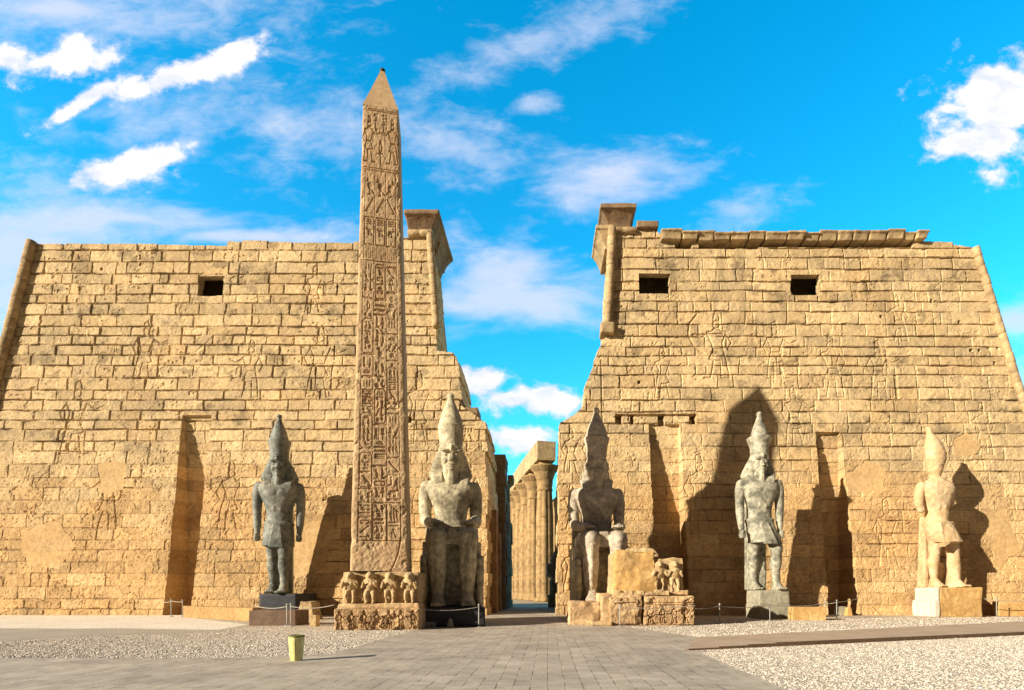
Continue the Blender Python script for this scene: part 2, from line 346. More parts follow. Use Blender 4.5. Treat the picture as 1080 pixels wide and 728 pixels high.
def glyph(r, kind, cx, z, w, h, d, lw, fl=1):
    """one hieroglyph in the cell centred on cx, bottom z, size w x h"""
    P = lambda a, b: (cx+fl*a*w, z+b*h)
    if kind == 'bird':
        r.ell(P(0, .5), w*.3, h*.19, d, rot=fl*-.6); r.ell(P(-.25, .82), w*.13, h*.13, d); r.seg(P(.05, .4), P(.45, .1), lw*1.6, d)
        r.seg(P(-.05, .35), P(-.05, .03), lw, d); r.seg(P(-.2, .02), P(.05, .02), lw, d); r.seg(P(-.3, .8), P(-.45, .74), lw*.8, d)
    elif kind == 'owl':
        r.ell(P(.05, .45), w*.26, h*.3, d); r.ell(P(-.12, .82), w*.2, h*.14, d); r.seg(P(.1, .2), P(.4, .05), lw, d); r.seg(P(-.1, .15), P(-.1, 0), lw, d)
    elif kind == 'reed':
        r.path([P(-.1, 0), P(-.05, 1), P(.18, .75), P(.12, .35), P(-.1, .3)], lw, d)
    elif kind == 'reeds':
        for o in (-.3, 0, .3): r.path([P(o-.05, 0), P(o-.03, 1), P(o+.1, .7), P(o+.03, .3)], lw*.9, d)
    elif kind == 'water':
        r.path([P(-.48+.96*i/10, .5+(.18 if i % 2 else -.18)) for i in range(11)], lw, d)
    elif kind == 'sun': r.ell(P(0, .5), min(w, h)*.36, min(w, h)*.36, d, ring=lw); r.ell(P(0, .5), lw*.8, lw*.8, d)
    elif kind == 'disc': r.ell(P(0, .5), min(w, h)*.34, min(w, h)*.34, d)
    elif kind == 'loaf':
        r.path([P(-.3, .25), P(-.22, .6), P(0, .75), P(.22, .6), P(.3, .25)], lw, d, True)
    elif kind == 'mouth': r.ell(P(0, .5), w*.42, h*.24, d, ring=lw)
    elif kind == 'eye': r.ell(P(0, .5), w*.42, h*.22, d, ring=lw); r.ell(P(0, .5), h*.13, h*.13, d)
    elif kind == 'bar': r.seg(P(-.45, .5), P(.45, .5), lw*1.5, d)
    elif kind == 'bars':
        for o in (.2, .5, .8): r.seg(P(-.42, o), P(.42, o), lw, d)
    elif kind == 'strokes':
        for o in (-.25, 0, .25): r.seg(P(o, .15), P(o, .85), lw, d)
    elif kind == 'ankh': r.ell(P(0, .75), w*.16, h*.22, d, ring=lw); r.seg(P(0, .52), P(0, 0), lw*1.2, d); r.seg(P(-.3, .48), P(.3, .48), lw*1.2, d)
    elif kind == 'was': r.seg(P(-.2, 0), P(.15, .9), lw, d); r.seg(P(.15, .9), P(-.2, .82), lw, d); r.seg(P(.2, 0), P(.25, .5), lw, d)
    elif kind == 'arm': r.path([P(-.45, .3), P(.2, .3), P(.45, .6), P(.3, .8)], lw*1.4, d)
    elif kind == 'leg': r.path([P(-.1, 1), P(-.1, .15), P(.35, .15)], lw*1.7, d)
    elif kind == 'house': r.path([P(-.1, .15), P(-.4, .15), P(-.4, .85), P(.4, .85), P(.4, .15), P(.15, .15)], lw, d)
    elif kind == 'bull':
        r.ell(P(.05, .55), w*.34, h*.2, d); r.ell(P(-.34, .72), w*.14, h*.14, d)
        for o in (-.15, -.02, .22, .34): r.seg(P(o, .5), P(o, .05), lw, d)
        r.seg(P(.38, .6), P(.46, .2), lw*.7, d); r.seg(P(-.38, .8), P(-.28, 1), lw*.7, d)
    elif kind == 'snake': r.path([P(-.45, .7), P(-.35, .4), P(-.1, .5), P(.1, .3), P(.3, .45), P(.46, .3)], lw*1.2, d)
    elif kind == 'man':
        r.ell(P(-.05, .86), w*.13, h*.11, d); r.path([P(-.05, .7), P(.05, .35), P(-.3, .3), P(-.25, .05), P(.3, .05), P(.1, .4)], lw*1.5, d); r.seg(P(0, .6), P(-.35, .6), lw, d)
    elif kind == 'slash': r.seg(P(-.4, .1), P(.35, .9), lw*1.8, d); r.seg(P(-.4, .1), P(-.15, .1), lw, d)
KINDS = ['bird', 'owl', 'reed', 'reeds', 'water', 'sun', 'loaf', 'mouth', 'eye', 'bar', 'bars', 'strokes', 'ankh', 'was', 'arm', 'leg', 'house', 'bull', 'snake', 'man', 'slash']
ASPECT = {'water': .3, 'bar': .2, 'mouth': .32, 'loaf': .4, 'eye': .4, 'snake': .4, 'arm': .45, 'bars': .6, 'sun': .6, 'bull': .75, 'strokes': .6, 'house': .5}
def glyph_column(r, cx, z0, z1, w, d, lw, rnd, fl=1, pool=KINDS):
    z = z1
    while z > z0+w*.25:
        k = rnd.choice(pool); h = w*ASPECT.get(k, 1.0)*rnd.uniform(.7, 1.05); h = min(h, z-z0)
        if ASPECT.get(k, 1) == 1.0 and rnd.random() < .6:
            h *= .85; glyph(r, k, cx-w*.24, z-h, w*.5, h, d*rnd.uniform(.6, 1.1), lw, fl); glyph(r, rnd.choice(['reed', 'bird', 'ankh', 'leg', 'sun', 'owl']), cx+w*.26, z-h, w*.5, h, d, lw, fl)
        else: glyph(r, k, cx, z-h, w, h, d, lw, fl)
        z -= h+w*.09
def king(r, cx, z, h, d, lw, fl=1, bow=False):
    """outline of a striding figure"""
    P = lambda a, b: (cx+fl*a*h, z+b*h)
    r.path([P(-.03, .84), P(-.07, .78), P(-.15, .76), P(-.08, .6), P(-.09, .5), P(-.13, .32), P(-.17, .02), P(-.05, .02), P(-.04, .3), P(.06, .3), P(.12, .02), P(.22, .02)], lw, d)
    r.path([P(.03, .84), P(.07, .78), P(.15, .76), P(.09, .6), P(.06, .48), P(.13, .33), P(.04, .3)], lw, d)
    r.ell(P(0, .89), h*.05, h*.06, d, ring=lw); r.path([P(-.05, .92), P(-.04, 1.05), P(.02, 1.08), P(.05, .95)], lw, d)
    r.path([P(.14, .75), P(.26, .66), P(.38, .72)], lw, d); r.path([P(-.14, .75), P(-.22, .6), P(-.16, .48)], lw, d)
    r.seg(P(-.1, .5), P(.07, .5), lw, d)
    if bow:
        r.path([P(.30, 1.05), P(.42, .9), P(.44, .72), P(.36, .55), P(.22, .42)], lw*1.3, d); r.seg(P(.38, .72), P(-.1, .74), lw, d)

# ------------------------------------------------------------------ pylon towers
YW, BAT, THICK = 35.5, .12, 9.0
def w2(px, py):
    t = (HY-py)/F; h = (EYE+t*YW)/(1-BAT*t); Zd = YW+BAT*h; return ((px-VX)*Zd/F, h)
def at(px, py, Z): return ((px-VX)*Z/F, Z, EYE+(HY-py)*Z/F)
def gx(px, Z): return (px-VX)*Z/F
def inpoly(X, Z, poly):
    r = np.zeros(X.shape, bool); n = len(poly)
    for i in range(n):
        (x0, z0), (x1, z1) = poly[i], poly[(i+1) % n]
        if z0 == z1: continue
        c = ((z0 > Z) != (z1 > Z)) & (X < (x1-x0)*(Z-z0)/(z1-z0)+x0); r ^= c
    return r
def ashlar(X, Z, seed, hmin, hmax, lmin, lmax):
    rs = np.random.RandomState(seed); zmax = Z.max()+1
    cz = [-.3]
    while cz[-1] < zmax: cz.append(cz[-1]+rs.uniform(hmin, hmax))
    cz = np.array(cz); ci = np.clip(np.searchsorted(cz, Z)-1, 0, len(cz)-2)
    dz = np.minimum(Z-cz[ci], cz[ci+1]-Z)
    dxm = np.zeros_like(X); bid = np.zeros_like(X); fx = np.zeros_like(X); fz = (Z-cz[ci])/(cz[ci+1]-cz[ci])
    for c in range(len(cz)-1):
        m_ = ci == c
        if not m_.any(): continue
        x = X[m_]; b = [X.min()-2-rs.uniform(0, 2)]
        while b[-1] < X.max()+2: b.append(b[-1]+rs.uniform(lmin, lmax)*(1 if rs.rand() > .12 else .5))
        b = np.array(b); k = np.clip(np.searchsorted(b, x)-1, 0, len(b)-2)
        dxm[m_] = np.minimum(x-b[k], b[k+1]-x); bid[m_] = (k*7919+c*104729) % 65521; fx[m_] = (x-b[k])/(b[k+1]-b[k])
    return dz, dxm, bid.astype(int), fx, fz, ci
def tower(root, outline, slots, windows, plaster, seed, carve, holes, jitter_x):
    res = .052
    xs = [p[0] for p in outline]; zs = [p[1] for p in outline]
    nx = int((max(xs)-min(xs)+.6)/res); nz = int((max(zs)+.5)/res)
    gx_ = min(xs)-.3+res*np.arange(nx+1); gz = -.05+res*np.arange(nz+1)
    X, Z = np.meshgrid(gx_, gz)
    wx = X+.07*fbm2(X, Z, .9, seed, 3)+.018*fbm2(X, Z, 6, seed+1, 2); wz = Z+.06*fbm2(X, Z, .5, seed+2, 3)+.018*fbm2(X, Z, 5, seed+3, 2)
    dz, dx, bid, fx, fz, ci = ashlar(wx, wz, seed, .66, .98, 1.1, 3.1)
    rs = np.random.RandomState(seed+9); RA = rs.rand(65536, 5)
    b = RA[bid]
    upper = sm(Z + 2.2*fbm2(X, Z, .12, seed+4, 3), 9.5, 13.0)
    jn = fbm2(X, Z, 1.1, seed+5, 4)
    wj = .016+.022*b[..., 0]+.055*np.clip(jn-.1, 0, 1)+.006*upper
    jh = np.clip((wj*1.15-dz)/.035+.5, 0, 1)*np.clip(.75+.9*fbm2(X, Z, .8, seed+41, 3), .25, 1); jv = np.clip((wj*1.0-dx)/.035+.5, 0, 1)*(.4+.6*b[..., 1])
    joint = np.maximum(jh, jv)
    fade = np.clip(.38+.55*upper+.5*fbm2(X, Z, .35, seed+6, 3), 0, 1)
    D = joint*(.05+.11*fade)*np.clip(.2+fade, 0, 1)
    D += (b[..., 2]-.5)*.055*(.4+.6*fade) + ((fx-.5)*(b[..., 3]-.5)*.09+(fz-.5)*(b[..., 4]-.5)*.04)*fade
    D += .032*fbm2(X, Z, 1.8, seed+7, 6, .72)*(1.6-.6*upper)+.035*np.clip(fbm2(X, Z*1.3, 6.5, seed+23, 2)-.15, 0, 1)*(1.3-.4*upper)
    spall = sm(fbm2(X, Z, .55, seed+8, 5, .62), .22, .30); D += spall*.03; pits = sm(fbm2(X, Z, 3.6, seed+31, 3), .42, .52)*sm(fbm2(X, Z, .35, seed+32, 3), -.1, .3); D += .05*pits
    crack = np.abs(fbm2(X, Z, .5, seed+11, 5, .6)); D += .06*np.clip(1-crack/.008, 0, 1)*(1-upper*.7)
    # horizontal pecking of the lower courses
    D += .03*(1-upper)*np.clip(fbm2(X*.6, Z*1.4, 3.2, seed+12, 3), 0, 1)
    tone = .82+.34*b[..., 3]-.10*spall-.12*pits; tone = tone*(1-.5*joint*np.clip(jn+.7, 0, 1))
    tone *= 1-.38*sm(fbm2(X, Z*1.4, .8, seed+21, 5, .65), .18, .45)*upper
    warm = np.clip(.95*(1-sm(Z+2.5*fbm2(X, Z, .15, seed+14, 3), 5, 13))+.3*fbm2(X, Z, .4, seed+13, 4), 0, 1)
    warm = np.clip(warm+(RA[(bid*5+3) % 65536, 0]-.5)*.7, 0, 1); tone *= 1-.22*sm(fbm2(X*1.6, Z*.35, .9, seed+51, 4), .1, .5)*sm(Z, 14, 24)
    r = Ras(X, Z); carve(r); D += r.A*(1-.3*joint); 
    for poly in plaster:
        e = inpoly(X+.25*fbm2(X, Z, 1.2, seed+15, 4), Z+.25*fbm2(X, Z, 1.2, seed+16, 4), poly)
        D = np.where(e, .02+.012*fbm2(X, Z, 1.5, seed, 3), D); tone = np.where(e, 1.02, tone); warm = np.where(e, np.maximum(warm, .75), warm)
    for (x0, x1, z0, z1, dd) in holes:
        e = (X > x0) & (X < x1) & (Z > z0) & (Z < z1); D = np.where(e, D+dd, D)
    for (x0, x1, z0, z1) in windows:
        pass
    for (xt0, xt1, xb0, xb1, zt, dt, db) in slots:
        t = np.clip(Z/zt, 0, 1); ja = .05*fbm2(X, Z, 1.3, seed+17, 3)
        e = (X > xb0+(xt0-xb0)*t+ja) & (X < xb1+(xt1-xb1)*t+ja) & (Z < zt); D = np.where(e, D*.6+db+(dt-db)*t, D)
    Y = YW+BAT*Z+D
    jit = (RA[(ci*31+7) % 65536, 0]-.5)*jitter_x*2
    cx = .5*(X[:-1, :-1]+X[1:, 1:]); cz = .5*(Z[:-1, :-1]+Z[1:, 1:]); jj = jit[:-1, :-1]
    inner = sm(np.abs(cx-jcx(outline)), 0, 1)
    topj = (RA[(bid[:-1, :-1]*3+11) % 65536, 1]-.5)*.12
    keep = inpoly(cx+jj*nearin(cx, outline), cz+topj*(cz > 20), outline)
    hole = np.zeros(keep.shape, bool)
    for (x0, x1, z0, z1) in windows:
        hole |= (cx+.07*fbm2(cx, cz, 2, 3, 2) > x0) & (cx+.07*fbm2(cx, cz, 2, 4, 2) < x1) & (cz+.05*fbm2(cx, cz, 2, 5, 2) > z0) & (cz < z1)
    keep &= ~hole
    idx = np.arange(X.size).reshape(X.shape)
    Q = np.stack([idx[:-1, :-1], idx[:-1, 1:], idx[1:, 1:], idx[1:, :-1]], -1)[keep]
    V = np.stack([X, Y, Z], -1).reshape(-1, 3); tn = tone.ravel(); wm = warm.ravel()
    # returns of the masonry: every free edge of the face runs back through the thickness
    K = np.pad(keep | hole, 1); KH = np.pad(hole, 1); WS = []
    base = len(V); segs = []
    I0 = idx[:-1, :-1]; I1 = idx[:-1, 1:]; I2 = idx[1:, 1:]; I3 = idx[1:, :-1]
    for (a, bb, nb) in ((I1, I2, K[1:-1, 2:]), (I3, I0, K[1:-1, :-2]), (I2, I3, K[2:, 1:-1]), (I0, I1, K[:-2, 1:-1])):
        e = keep & ~nb; segs.append(np.stack([a[e], bb[e]], -1))
    for (a, bb, nb) in ((I1, I2, KH[1:-1, 2:]), (I3, I0, KH[1:-1, :-2]), (I2, I3, KH[2:, 1:-1]), (I0, I1, KH[:-2, 1:-1])):
        e = keep & nb; WS.append(np.stack([a[e], bb[e]], -1))
    WS = np.concatenate(WS)
    S = np.concatenate(segs); nsub = 10; rows = []; VV = [V]; TN = [tn]; WM = [wm]; n0 = len(V); ring = [S]
    for k in range(1, nsub+1):
        t = k/nsub; P = V[S.reshape(-1)].copy(); yb = YW+THICK-.08*P[:, 2]
        P[:, 1] = P[:, 1]*(1-t)+yb*t; blk = (np.floor(P[:, 2]/.72)*13+k*7).astype(int) % 65536
        P[:, 0] += (RA[blk, 0]-.5)*.14*(1 if k < nsub else 0); VV.append(P); TN.append(.8+.35*RA[blk, 1]); WM.append(np.full(len(P), .2))
        ring.append(n0+np.arange(len(P)).reshape(-1, 2)); n0 += len(P)
    QQ = [Q]
    for k in range(nsub):
        a = ring[k]; c = ring[k+1]; QQ.append(np.stack([a[:, 0], c[:, 0], c[:, 1], a[:, 1]], -1))
    if len(WS):
        P = V[WS.reshape(-1)].copy(); P[:, 1] += .55; VV.append(P); TN.append(np.full(len(P), .8)); WM.append(np.zeros(len(P))); c = n0+np.arange(len(P)).reshape(-1, 2)
        QQ.append(np.stack([WS[:, 0], c[:, 0], c[:, 1], WS[:, 1]], -1))
    o = mesh_np('wall', np.concatenate(VV), np.concatenate(QQ), M['wall'], False, {'tone': np.concatenate(TN), 'warm': np.concatenate(WM)}, root)
    g = G(); n = len(outline)
    bk = [(x, YW+THICK-.08*z-.02, z) for x, z in outline]
    g.add(bk, [tuple(range(n))]); g.build('back_wall', M['side'], root)
    return o
def jcx(o): return np.mean([p[0] for p in o])
INNER_SIDE = [1]
def nearin(cx, outline):
    return (np.abs(cx) < 12).astype(float)

def tube(name, pts, rad, mat, parent=None, n=14, bands=True, seed=0):
    g = G(); pts = [Vector(p) for p in pts]; rnd = random.Random(seed)
    L_ = sum((b-a).length for a, b in zip(pts[:-1], pts[1:])); V = []; Fc = []; rows = 0
    for a, b in zip(pts[:-1], pts[1:]):
        d = b-a; k = max(2, int(d.length/.75)); q = d.to_track_quat('Z', 'Y')
        for j in range(k):
            r = rad*rnd.uniform(.95, 1.03); off = Vector((rnd.uniform(-.015, .015), rnd.uniform(-.015, .015), 0))
            for t, rr in ((j/k+.002/k, r*.9), (j/k+.05/k, r), ((j+1)/k-.05/k, r), ((j+1)/k-.002/k, r*.9)):
                c = a+d*t+off
                for i in range(n):
                    an = 2*math.pi*i/n; V.append(c+q @ Vector((rr*math.cos(an), rr*math.sin(an), 0)))
                rows += 1
    for j in range(rows-1):
        for i in range(n): Fc.append((j*n+i, j*n+(i+1) % n, (j+1)*n+(i+1) % n, (j+1)*n+i))
    Fc.append(tuple(range(n-1, -1, -1))); Fc.append(tuple((rows-1)*n+i for i in range(n)))
    g.add(V, Fc); return g.build(name, mat, parent, smooth=True)
def cavetto(name, x0, x1, y0, y1, z0, z1, fx0, fx1, fy, mat, parent, cap=.3, seed=0, loc_amp=.04):
    """hollow cornice: flares by fx0/fx1 to the sides and fy to the front, slab on top"""
    g = G(); K = 10; hz = z1-cap
    V = []; Fc = []
    for j in range(K+1):
        t = j/K; f = 1-math.cos(t*math.pi/2); z = z0+(hz-z0)*t
        V += [(x0-fx0*f, y0-fy*f, z), (x1+fx1*f, y0-fy*f, z), (x1+fx1*f, y1, z), (x0-fx0*f, y1, z)]
    for j in range(K):
        for i in range(4): Fc.append((j*4+i, j*4+(i+1) % 4, (j+1)*4+(i+1) % 4, (j+1)*4+i))
    Fc += [(3, 2, 1, 0), (K*4, K*4+1, K*4+2, K*4+3)]
    g.add(V, Fc); g.box(x0-fx0-.08, x1+fx1+.08, y0-fy-.08, y1, hz-.02, z1)
    return g.build(name, mat, parent, remesh=.06, smooth_it=1, sub_noise=(loc_amp, 1.6), seed=seed)

# left tower ---------------------------------------------------------
SXL = -.25
oL = [(-46.2+.0, -.2), w2(30, 257), w2(120, 257), w2(240, 258.5), w2(240, 254), w2(300, 255), w2(375, 256), w2(452, 249), w2(459, 350), w2(461, 370), w2(479, 372), w2(482, 384), w2(488, 428), w2(499, 436), w2(511, 446), (w2(513, 470)[0], w2(513, 470)[1]), (gx(513.5, YW), -.2)]
xb, zb_ = w2(30, 257); s_out = (w2(30, 257)[0]-w2(0, 372)[0])/(w2(30, 257)[1]-w2(0, 372)[1])
oL[0] = (xb-s_out*(zb_+.2), -.2)
left = tag(empty('pylon_tower'), 'left sandstone pylon tower with sloping sides, one small window and the obelisk in front', 'pylon', 'twin pylon towers')
left.location = (0, 0, 0)
def carveL(r):
    rnd = random.Random(4)
    for (px, py, h, fl) in ((75, 480, 5.0, 1), (262, 420, 4, -1), (335, 420, 5, 1), (150, 400, 4, 1), (440, 470, 5, 1), (330, 330, 3.4, 1), (110, 560, 4.5, -1), (240, 560, 4.5, 1)):
        x, z = w2(px, py); king(r, x, z, h, .06, .075, fl)
    for px in (470, 494):
        x, z = w2(px, 540); king(r, x, z, 3.2, .07, .10, -1); x, z = w2(px, 470); glyph_column(r, x, z-1.2, z+1.8, .8, .07, .09, rnd)
        x, z = w2(px, 620); king(r, x, z, 3.0, .06, .10, 1)
    for k in range(30):
        x = rnd.uniform(-37, -6); z = rnd.uniform(2, 20); glyph(r, rnd.choice(KINDS), x, z, rnd.uniform(.5, 1.3), rnd.uniform(.5, 1.3), .03, .07)
def win_rect(x0, x1, y0, y1):
    a = w2(x0, y1); b = w2(x1, y0); return (a[0], b[0], a[1], b[1])
def poly2(pts): return [w2(*p) for p in pts]
slotL = [(gx(192, 37.1), gx(222.5, 37.1), gx(172, 35.5), gx(200.5, 35.5), w2(200, 438)[1], .25, 2.4),
         (gx(352, 37.1), gx(382, 37.1), gx(345, 35.5), gx(374, 35.5), w2(352, 445)[1], .1, .3)]
tower(left, oL, slotL[:1], [win_rect(208, 236, 291, 312)],
      [poly2([(104, 488), (132, 488), (132, 518), (104, 520)]), poly2([(300, 556), (345, 548), (352, 560), (340, 600), (312, 612), (303, 590)]), poly2([(226, 283), (240, 283), (240, 290), (210, 290)]),
       poly2([(20, 560), (60, 548), (80, 575), (60, 600), (25, 592)])],
      11, carveL, [(*win_rect(430, 434, 440, 446), .5), (*win_rect(146, 149, 277, 280), .4), (*win_rect(105, 108, 282, 285), .4)], .10)
a = w2(35, 256); bq = (oL[0][0]+.3, .0)
tube('torus_moulding', [(bq[0], YW-.1, 0), (a[0]+.05, YW+BAT*a[1]-.1, a[1])], .34, M['side'], left, seed=1)
a = w2(453, 249); b_ = w2(459.5, 346)
tube('torus_moulding', [(b_[0]+.05, YW+BAT*b_[1]-.12, b_[1]), (a[0]+.05, YW+BAT*a[1]-.12, a[1])], .27, M['side'], left, seed=2)
a = w2(431, 249); b_ = w2(453, 249); zt = a[1]; ZD = YW+BAT*zt
tube('torus_moulding', [(a[0], ZD-.12, zt+.1), (b_[0]+.25, ZD-.12, zt+.1)], .25, M['side'], left, seed=3)
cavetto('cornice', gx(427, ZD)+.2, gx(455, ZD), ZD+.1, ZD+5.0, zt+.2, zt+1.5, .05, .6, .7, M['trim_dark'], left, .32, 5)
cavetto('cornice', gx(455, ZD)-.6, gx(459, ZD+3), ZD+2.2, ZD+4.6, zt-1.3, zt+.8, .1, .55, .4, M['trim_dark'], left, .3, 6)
rock('projecting_block', gx(496, 37.2)-.4, gx(500, 37.2)+.25, 37.3, 39, w2(495, 437)[1]-.1, w2(495, 429)[1], M['trim_dark'], left, .03)
# coping course on the left tower
def coping(root, pxs, py, proj, h, mat, seed):
    rnd = random.Random(seed)
    for a_, b2 in zip(pxs[:-1], pxs[1:]):
        z = w2(a_, py)[1]; ZZ = YW+BAT*z; x0, x1 = gx(a_, ZZ)+.05, gx(b2, ZZ)-.05; jz = rnd.uniform(-.16, .06)
        cavetto('cornice_block', x0, x1, ZZ-.25-rnd.uniform(0, .22), ZZ+2.4, z+rnd.uniform(-.03, .05), z+h+jz, 0, 0, proj*rnd.uniform(.85, 1.1), mat, root, .12, seed+a_, .05)

# right tower ---------------------------------------------------------
right = tag(empty('pylon_tower'), 'right sandstone pylon tower with two small windows and a row of cornice blocks on top', 'pylon', 'twin pylon towers')
oR = [(gx(588, YW), -.2), w2(589.5, 470), w2(590, 447), w2(597, 443), w2(607, 437), w2(615, 427), w2(617, 405), w2(626, 386), w2(631, 370), w2(640, 352), w2(645, 243), w2(694, 243), w2(696, 246), w2(712, 246), w2(713, 256), w2(760, 256), w2(960, 256.5), w2(975, 255), w2(1000, 257), w2(1029, 262), (0, 0)]
x1_, z1_ = w2(1029, 262); x2_, z2_ = w2(1080, 425); so = (x1_-x2_)/(z1_-z2_); oR[-1] = (x1_-so*(z1_+.2), -.2)
def carveR(r):
    rnd = random.Random(8)
    x, z = w2(758, 400); king(r, x, z, 4.6, .09, .11, -1, bow=True)
    for (px, py, h, fl) in ((820, 400, 4, 1), (880, 420, 4.4, -1), (930, 420, 4, 1), (700, 420, 3.5, 1), (940, 600, 4.5, 1), (1040, 480, 3.5, -1), (950, 360, 3.2, -1), (840, 470, 4, 1), (740, 560, 5, 1)):
        x, z = w2(px, py); king(r, x, z, h, .065, .075, fl)
    for px in (603, 625):
        x, z = w2(px, 500); king(r, x, z, 3.0, .07, .10, 1); x, z = w2(px, 560); king(r, x, z, 3.0, .07, .10, -1); x, z = w2(px, 625); king(r, x, z, 3.0, .06, .10, 1)
    x, z0 = w2(639, 640); _, z1 = w2(639, 380); r.seg((x, 0), (x-.1, z1), .09, .10)
    for k in range(36):
        x = rnd.uniform(4, 35); z = rnd.uniform(2, 20); glyph(r, rnd.choice(KINDS), x, z, rnd.uniform(.5, 1.3), rnd.uniform(.5, 1.3), .03, .07)
slotR = [(gx(684.5, 37.1), gx(717, 37.1), gx(694, 35.5), gx(728, 35.5), w2(700, 447)[1], .3, 2.5),
         (gx(860, 37.1), gx(886, 37.1), gx(875, 35.5), gx(907, 35.5), w2(870, 456)[1], .3, 2.5)]
hr = [(*win_rect(a_, a_+w_, 437, 447), .7) for a_, w_ in ((649, 7), (665, 4), (694, 7), (727, 7))]+[(*win_rect(649, 735, 437, 439), .2)]
hr += [(*win_rect(a_, a_+3, b2, b2+3), .6) for a_, b2 in ((1023, 368), (1032, 368), (1042, 366), (1051, 366), (981, 316), (673, 401), (1048, 381), (1010, 338), (928, 332))]
hr += [(*win_rect(945, 947, 395, 420), .12), (*win_rect(713, 729, 255, 261.5), .8), (*win_rect(737, 800, 255.5, 261.5), .8), (*win_rect(800, 962, 255.5, 260.5), .7)]
tower(right, oR, slotR, [win_rect(674, 707, 288, 310), win_rect(835, 864.5, 290, 311)],
      [poly2([(893, 500), (915, 486), (935, 492), (930, 516), (905, 520), (893, 514)]), poly2([(1005, 465), (1020, 455), (1035, 470), (1028, 482), (1008, 480)]), poly2([(1036, 540), (1060, 536), (1078, 580), (1050, 600)])],
      37, carveR, hr, .10)
a = w2(645.5, 242); b_ = w2(640.5, 345)
tube('torus_moulding', [(b_[0]-.0, YW+BAT*b_[1]-.15, b_[1]), (a[0]-.0, YW+BAT*a[1]-.15, a[1])], .30, M['side'], right, seed=4)
rock('torus_stub', b_[0]-.5, b_[0]+.45, YW+BAT*b_[1]-.55, YW+BAT*b_[1]+.6, b_[1]-.65, b_[1]+.1, M['side'], right, .08)
a = w2(1028, 262)
tube('torus_moulding', [(oR[-1][0]-.15, YW-.05, 0), (a[0], YW+BAT*a[1]-.05, a[1])], .26, M['side'], right, seed=5)
zt = w2(645, 243)[1]; ZD = YW+BAT*zt
tube('torus_moulding', [(gx(641, ZD), ZD-.15, zt-.1), (gx(670, ZD), ZD-.15, zt-.1)], .22, M['side'], right, seed=6)
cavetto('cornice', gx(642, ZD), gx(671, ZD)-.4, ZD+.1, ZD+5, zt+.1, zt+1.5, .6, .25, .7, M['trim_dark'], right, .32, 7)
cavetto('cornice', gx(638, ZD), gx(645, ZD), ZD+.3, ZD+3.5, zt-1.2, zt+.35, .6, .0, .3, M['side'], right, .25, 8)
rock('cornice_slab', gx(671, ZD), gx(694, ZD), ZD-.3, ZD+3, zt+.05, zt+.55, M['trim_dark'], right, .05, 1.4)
coping(right, [696, 718, 735, 752, 769, 788, 805, 828, 846, 862, 881, 897, 913, 932, 950, 962, 974], 256.3, .14, .62, M['side'], 20)
rock('fallen_coping', gx(962, ZD), gx(1003, ZD), ZD-.2, ZD+2.5, w2(975, 262)[1], w2(975, 255.5)[1], M['side'], right, .12, .8)

# ------------------------------------------------------------------ passage and court behind the gate
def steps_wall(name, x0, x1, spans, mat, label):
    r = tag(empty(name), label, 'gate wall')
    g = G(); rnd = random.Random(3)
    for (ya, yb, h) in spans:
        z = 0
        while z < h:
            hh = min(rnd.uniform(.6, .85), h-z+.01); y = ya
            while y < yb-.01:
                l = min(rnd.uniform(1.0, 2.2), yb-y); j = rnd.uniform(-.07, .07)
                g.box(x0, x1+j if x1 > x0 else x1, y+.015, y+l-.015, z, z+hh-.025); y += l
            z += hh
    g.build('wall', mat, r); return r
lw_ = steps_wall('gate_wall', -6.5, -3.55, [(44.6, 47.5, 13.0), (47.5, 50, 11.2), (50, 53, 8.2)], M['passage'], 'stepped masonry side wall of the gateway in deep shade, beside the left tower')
g = G(); g.prism([(-3.6, 11.0), (-3.15, 11.4), (-3.1, 11.9), (-3.6, 11.9)], 47.6, 49.5, 'y'); g.build('bracket', M['trim_dark'], lw_)
for yy, hh in ((38.5, 7.5), (41.5, 6.2)):
    rock('broken_projection', -4.6, -3.7, yy, yy+1.2, 0, hh, M['trim_dark'], lw_, .12, .8, .1)
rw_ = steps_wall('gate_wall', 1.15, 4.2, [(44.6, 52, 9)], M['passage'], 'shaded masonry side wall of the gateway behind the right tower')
# processional colonnade
def lathe(g, c, prof, n=24, lobes=0):
    V = []; Fc = []
    for (r, z) in prof:
        for i in range(n):
            a_ = 2*math.pi*i/n; q = r*(1-.11*(1-abs(math.cos(lobes*a_/2)))) if lobes else r; V.append((c[0]+q*math.cos(a_), c[1]+q*math.sin(a_), c[2]+z))
    for j in range(len(prof)-1):
        for i in range(n): Fc.append((j*n+i, j*n+(i+1) % n, (j+1)*n+(i+1) % n, (j+1)*n+i))
    Fc.append(tuple(range(n-1, -1, -1))); Fc.append(tuple((len(prof)-1)*n+i for i in range(n)))
    g.add(V, Fc)
cols = [(574.5, 75), (563.5, 82), (556, 88), (550, 94), (545.5, 100), (541, 107), (537.5, 114)]
col0 = None
clab = ['nearest and tallest-looking sunlit column of the court colonnade, seen through the gateway', 'second column of the colonnade through the gateway, just left of the nearest one', 'third column of the colonnade seen through the gateway', 'fourth column of the colonnade seen through the gateway',
        'fifth column of the colonnade seen through the gateway', 'sixth column from the front in the colonnade through the gateway', 'farthest column of the colonnade, half hidden by the shaded gateway wall']
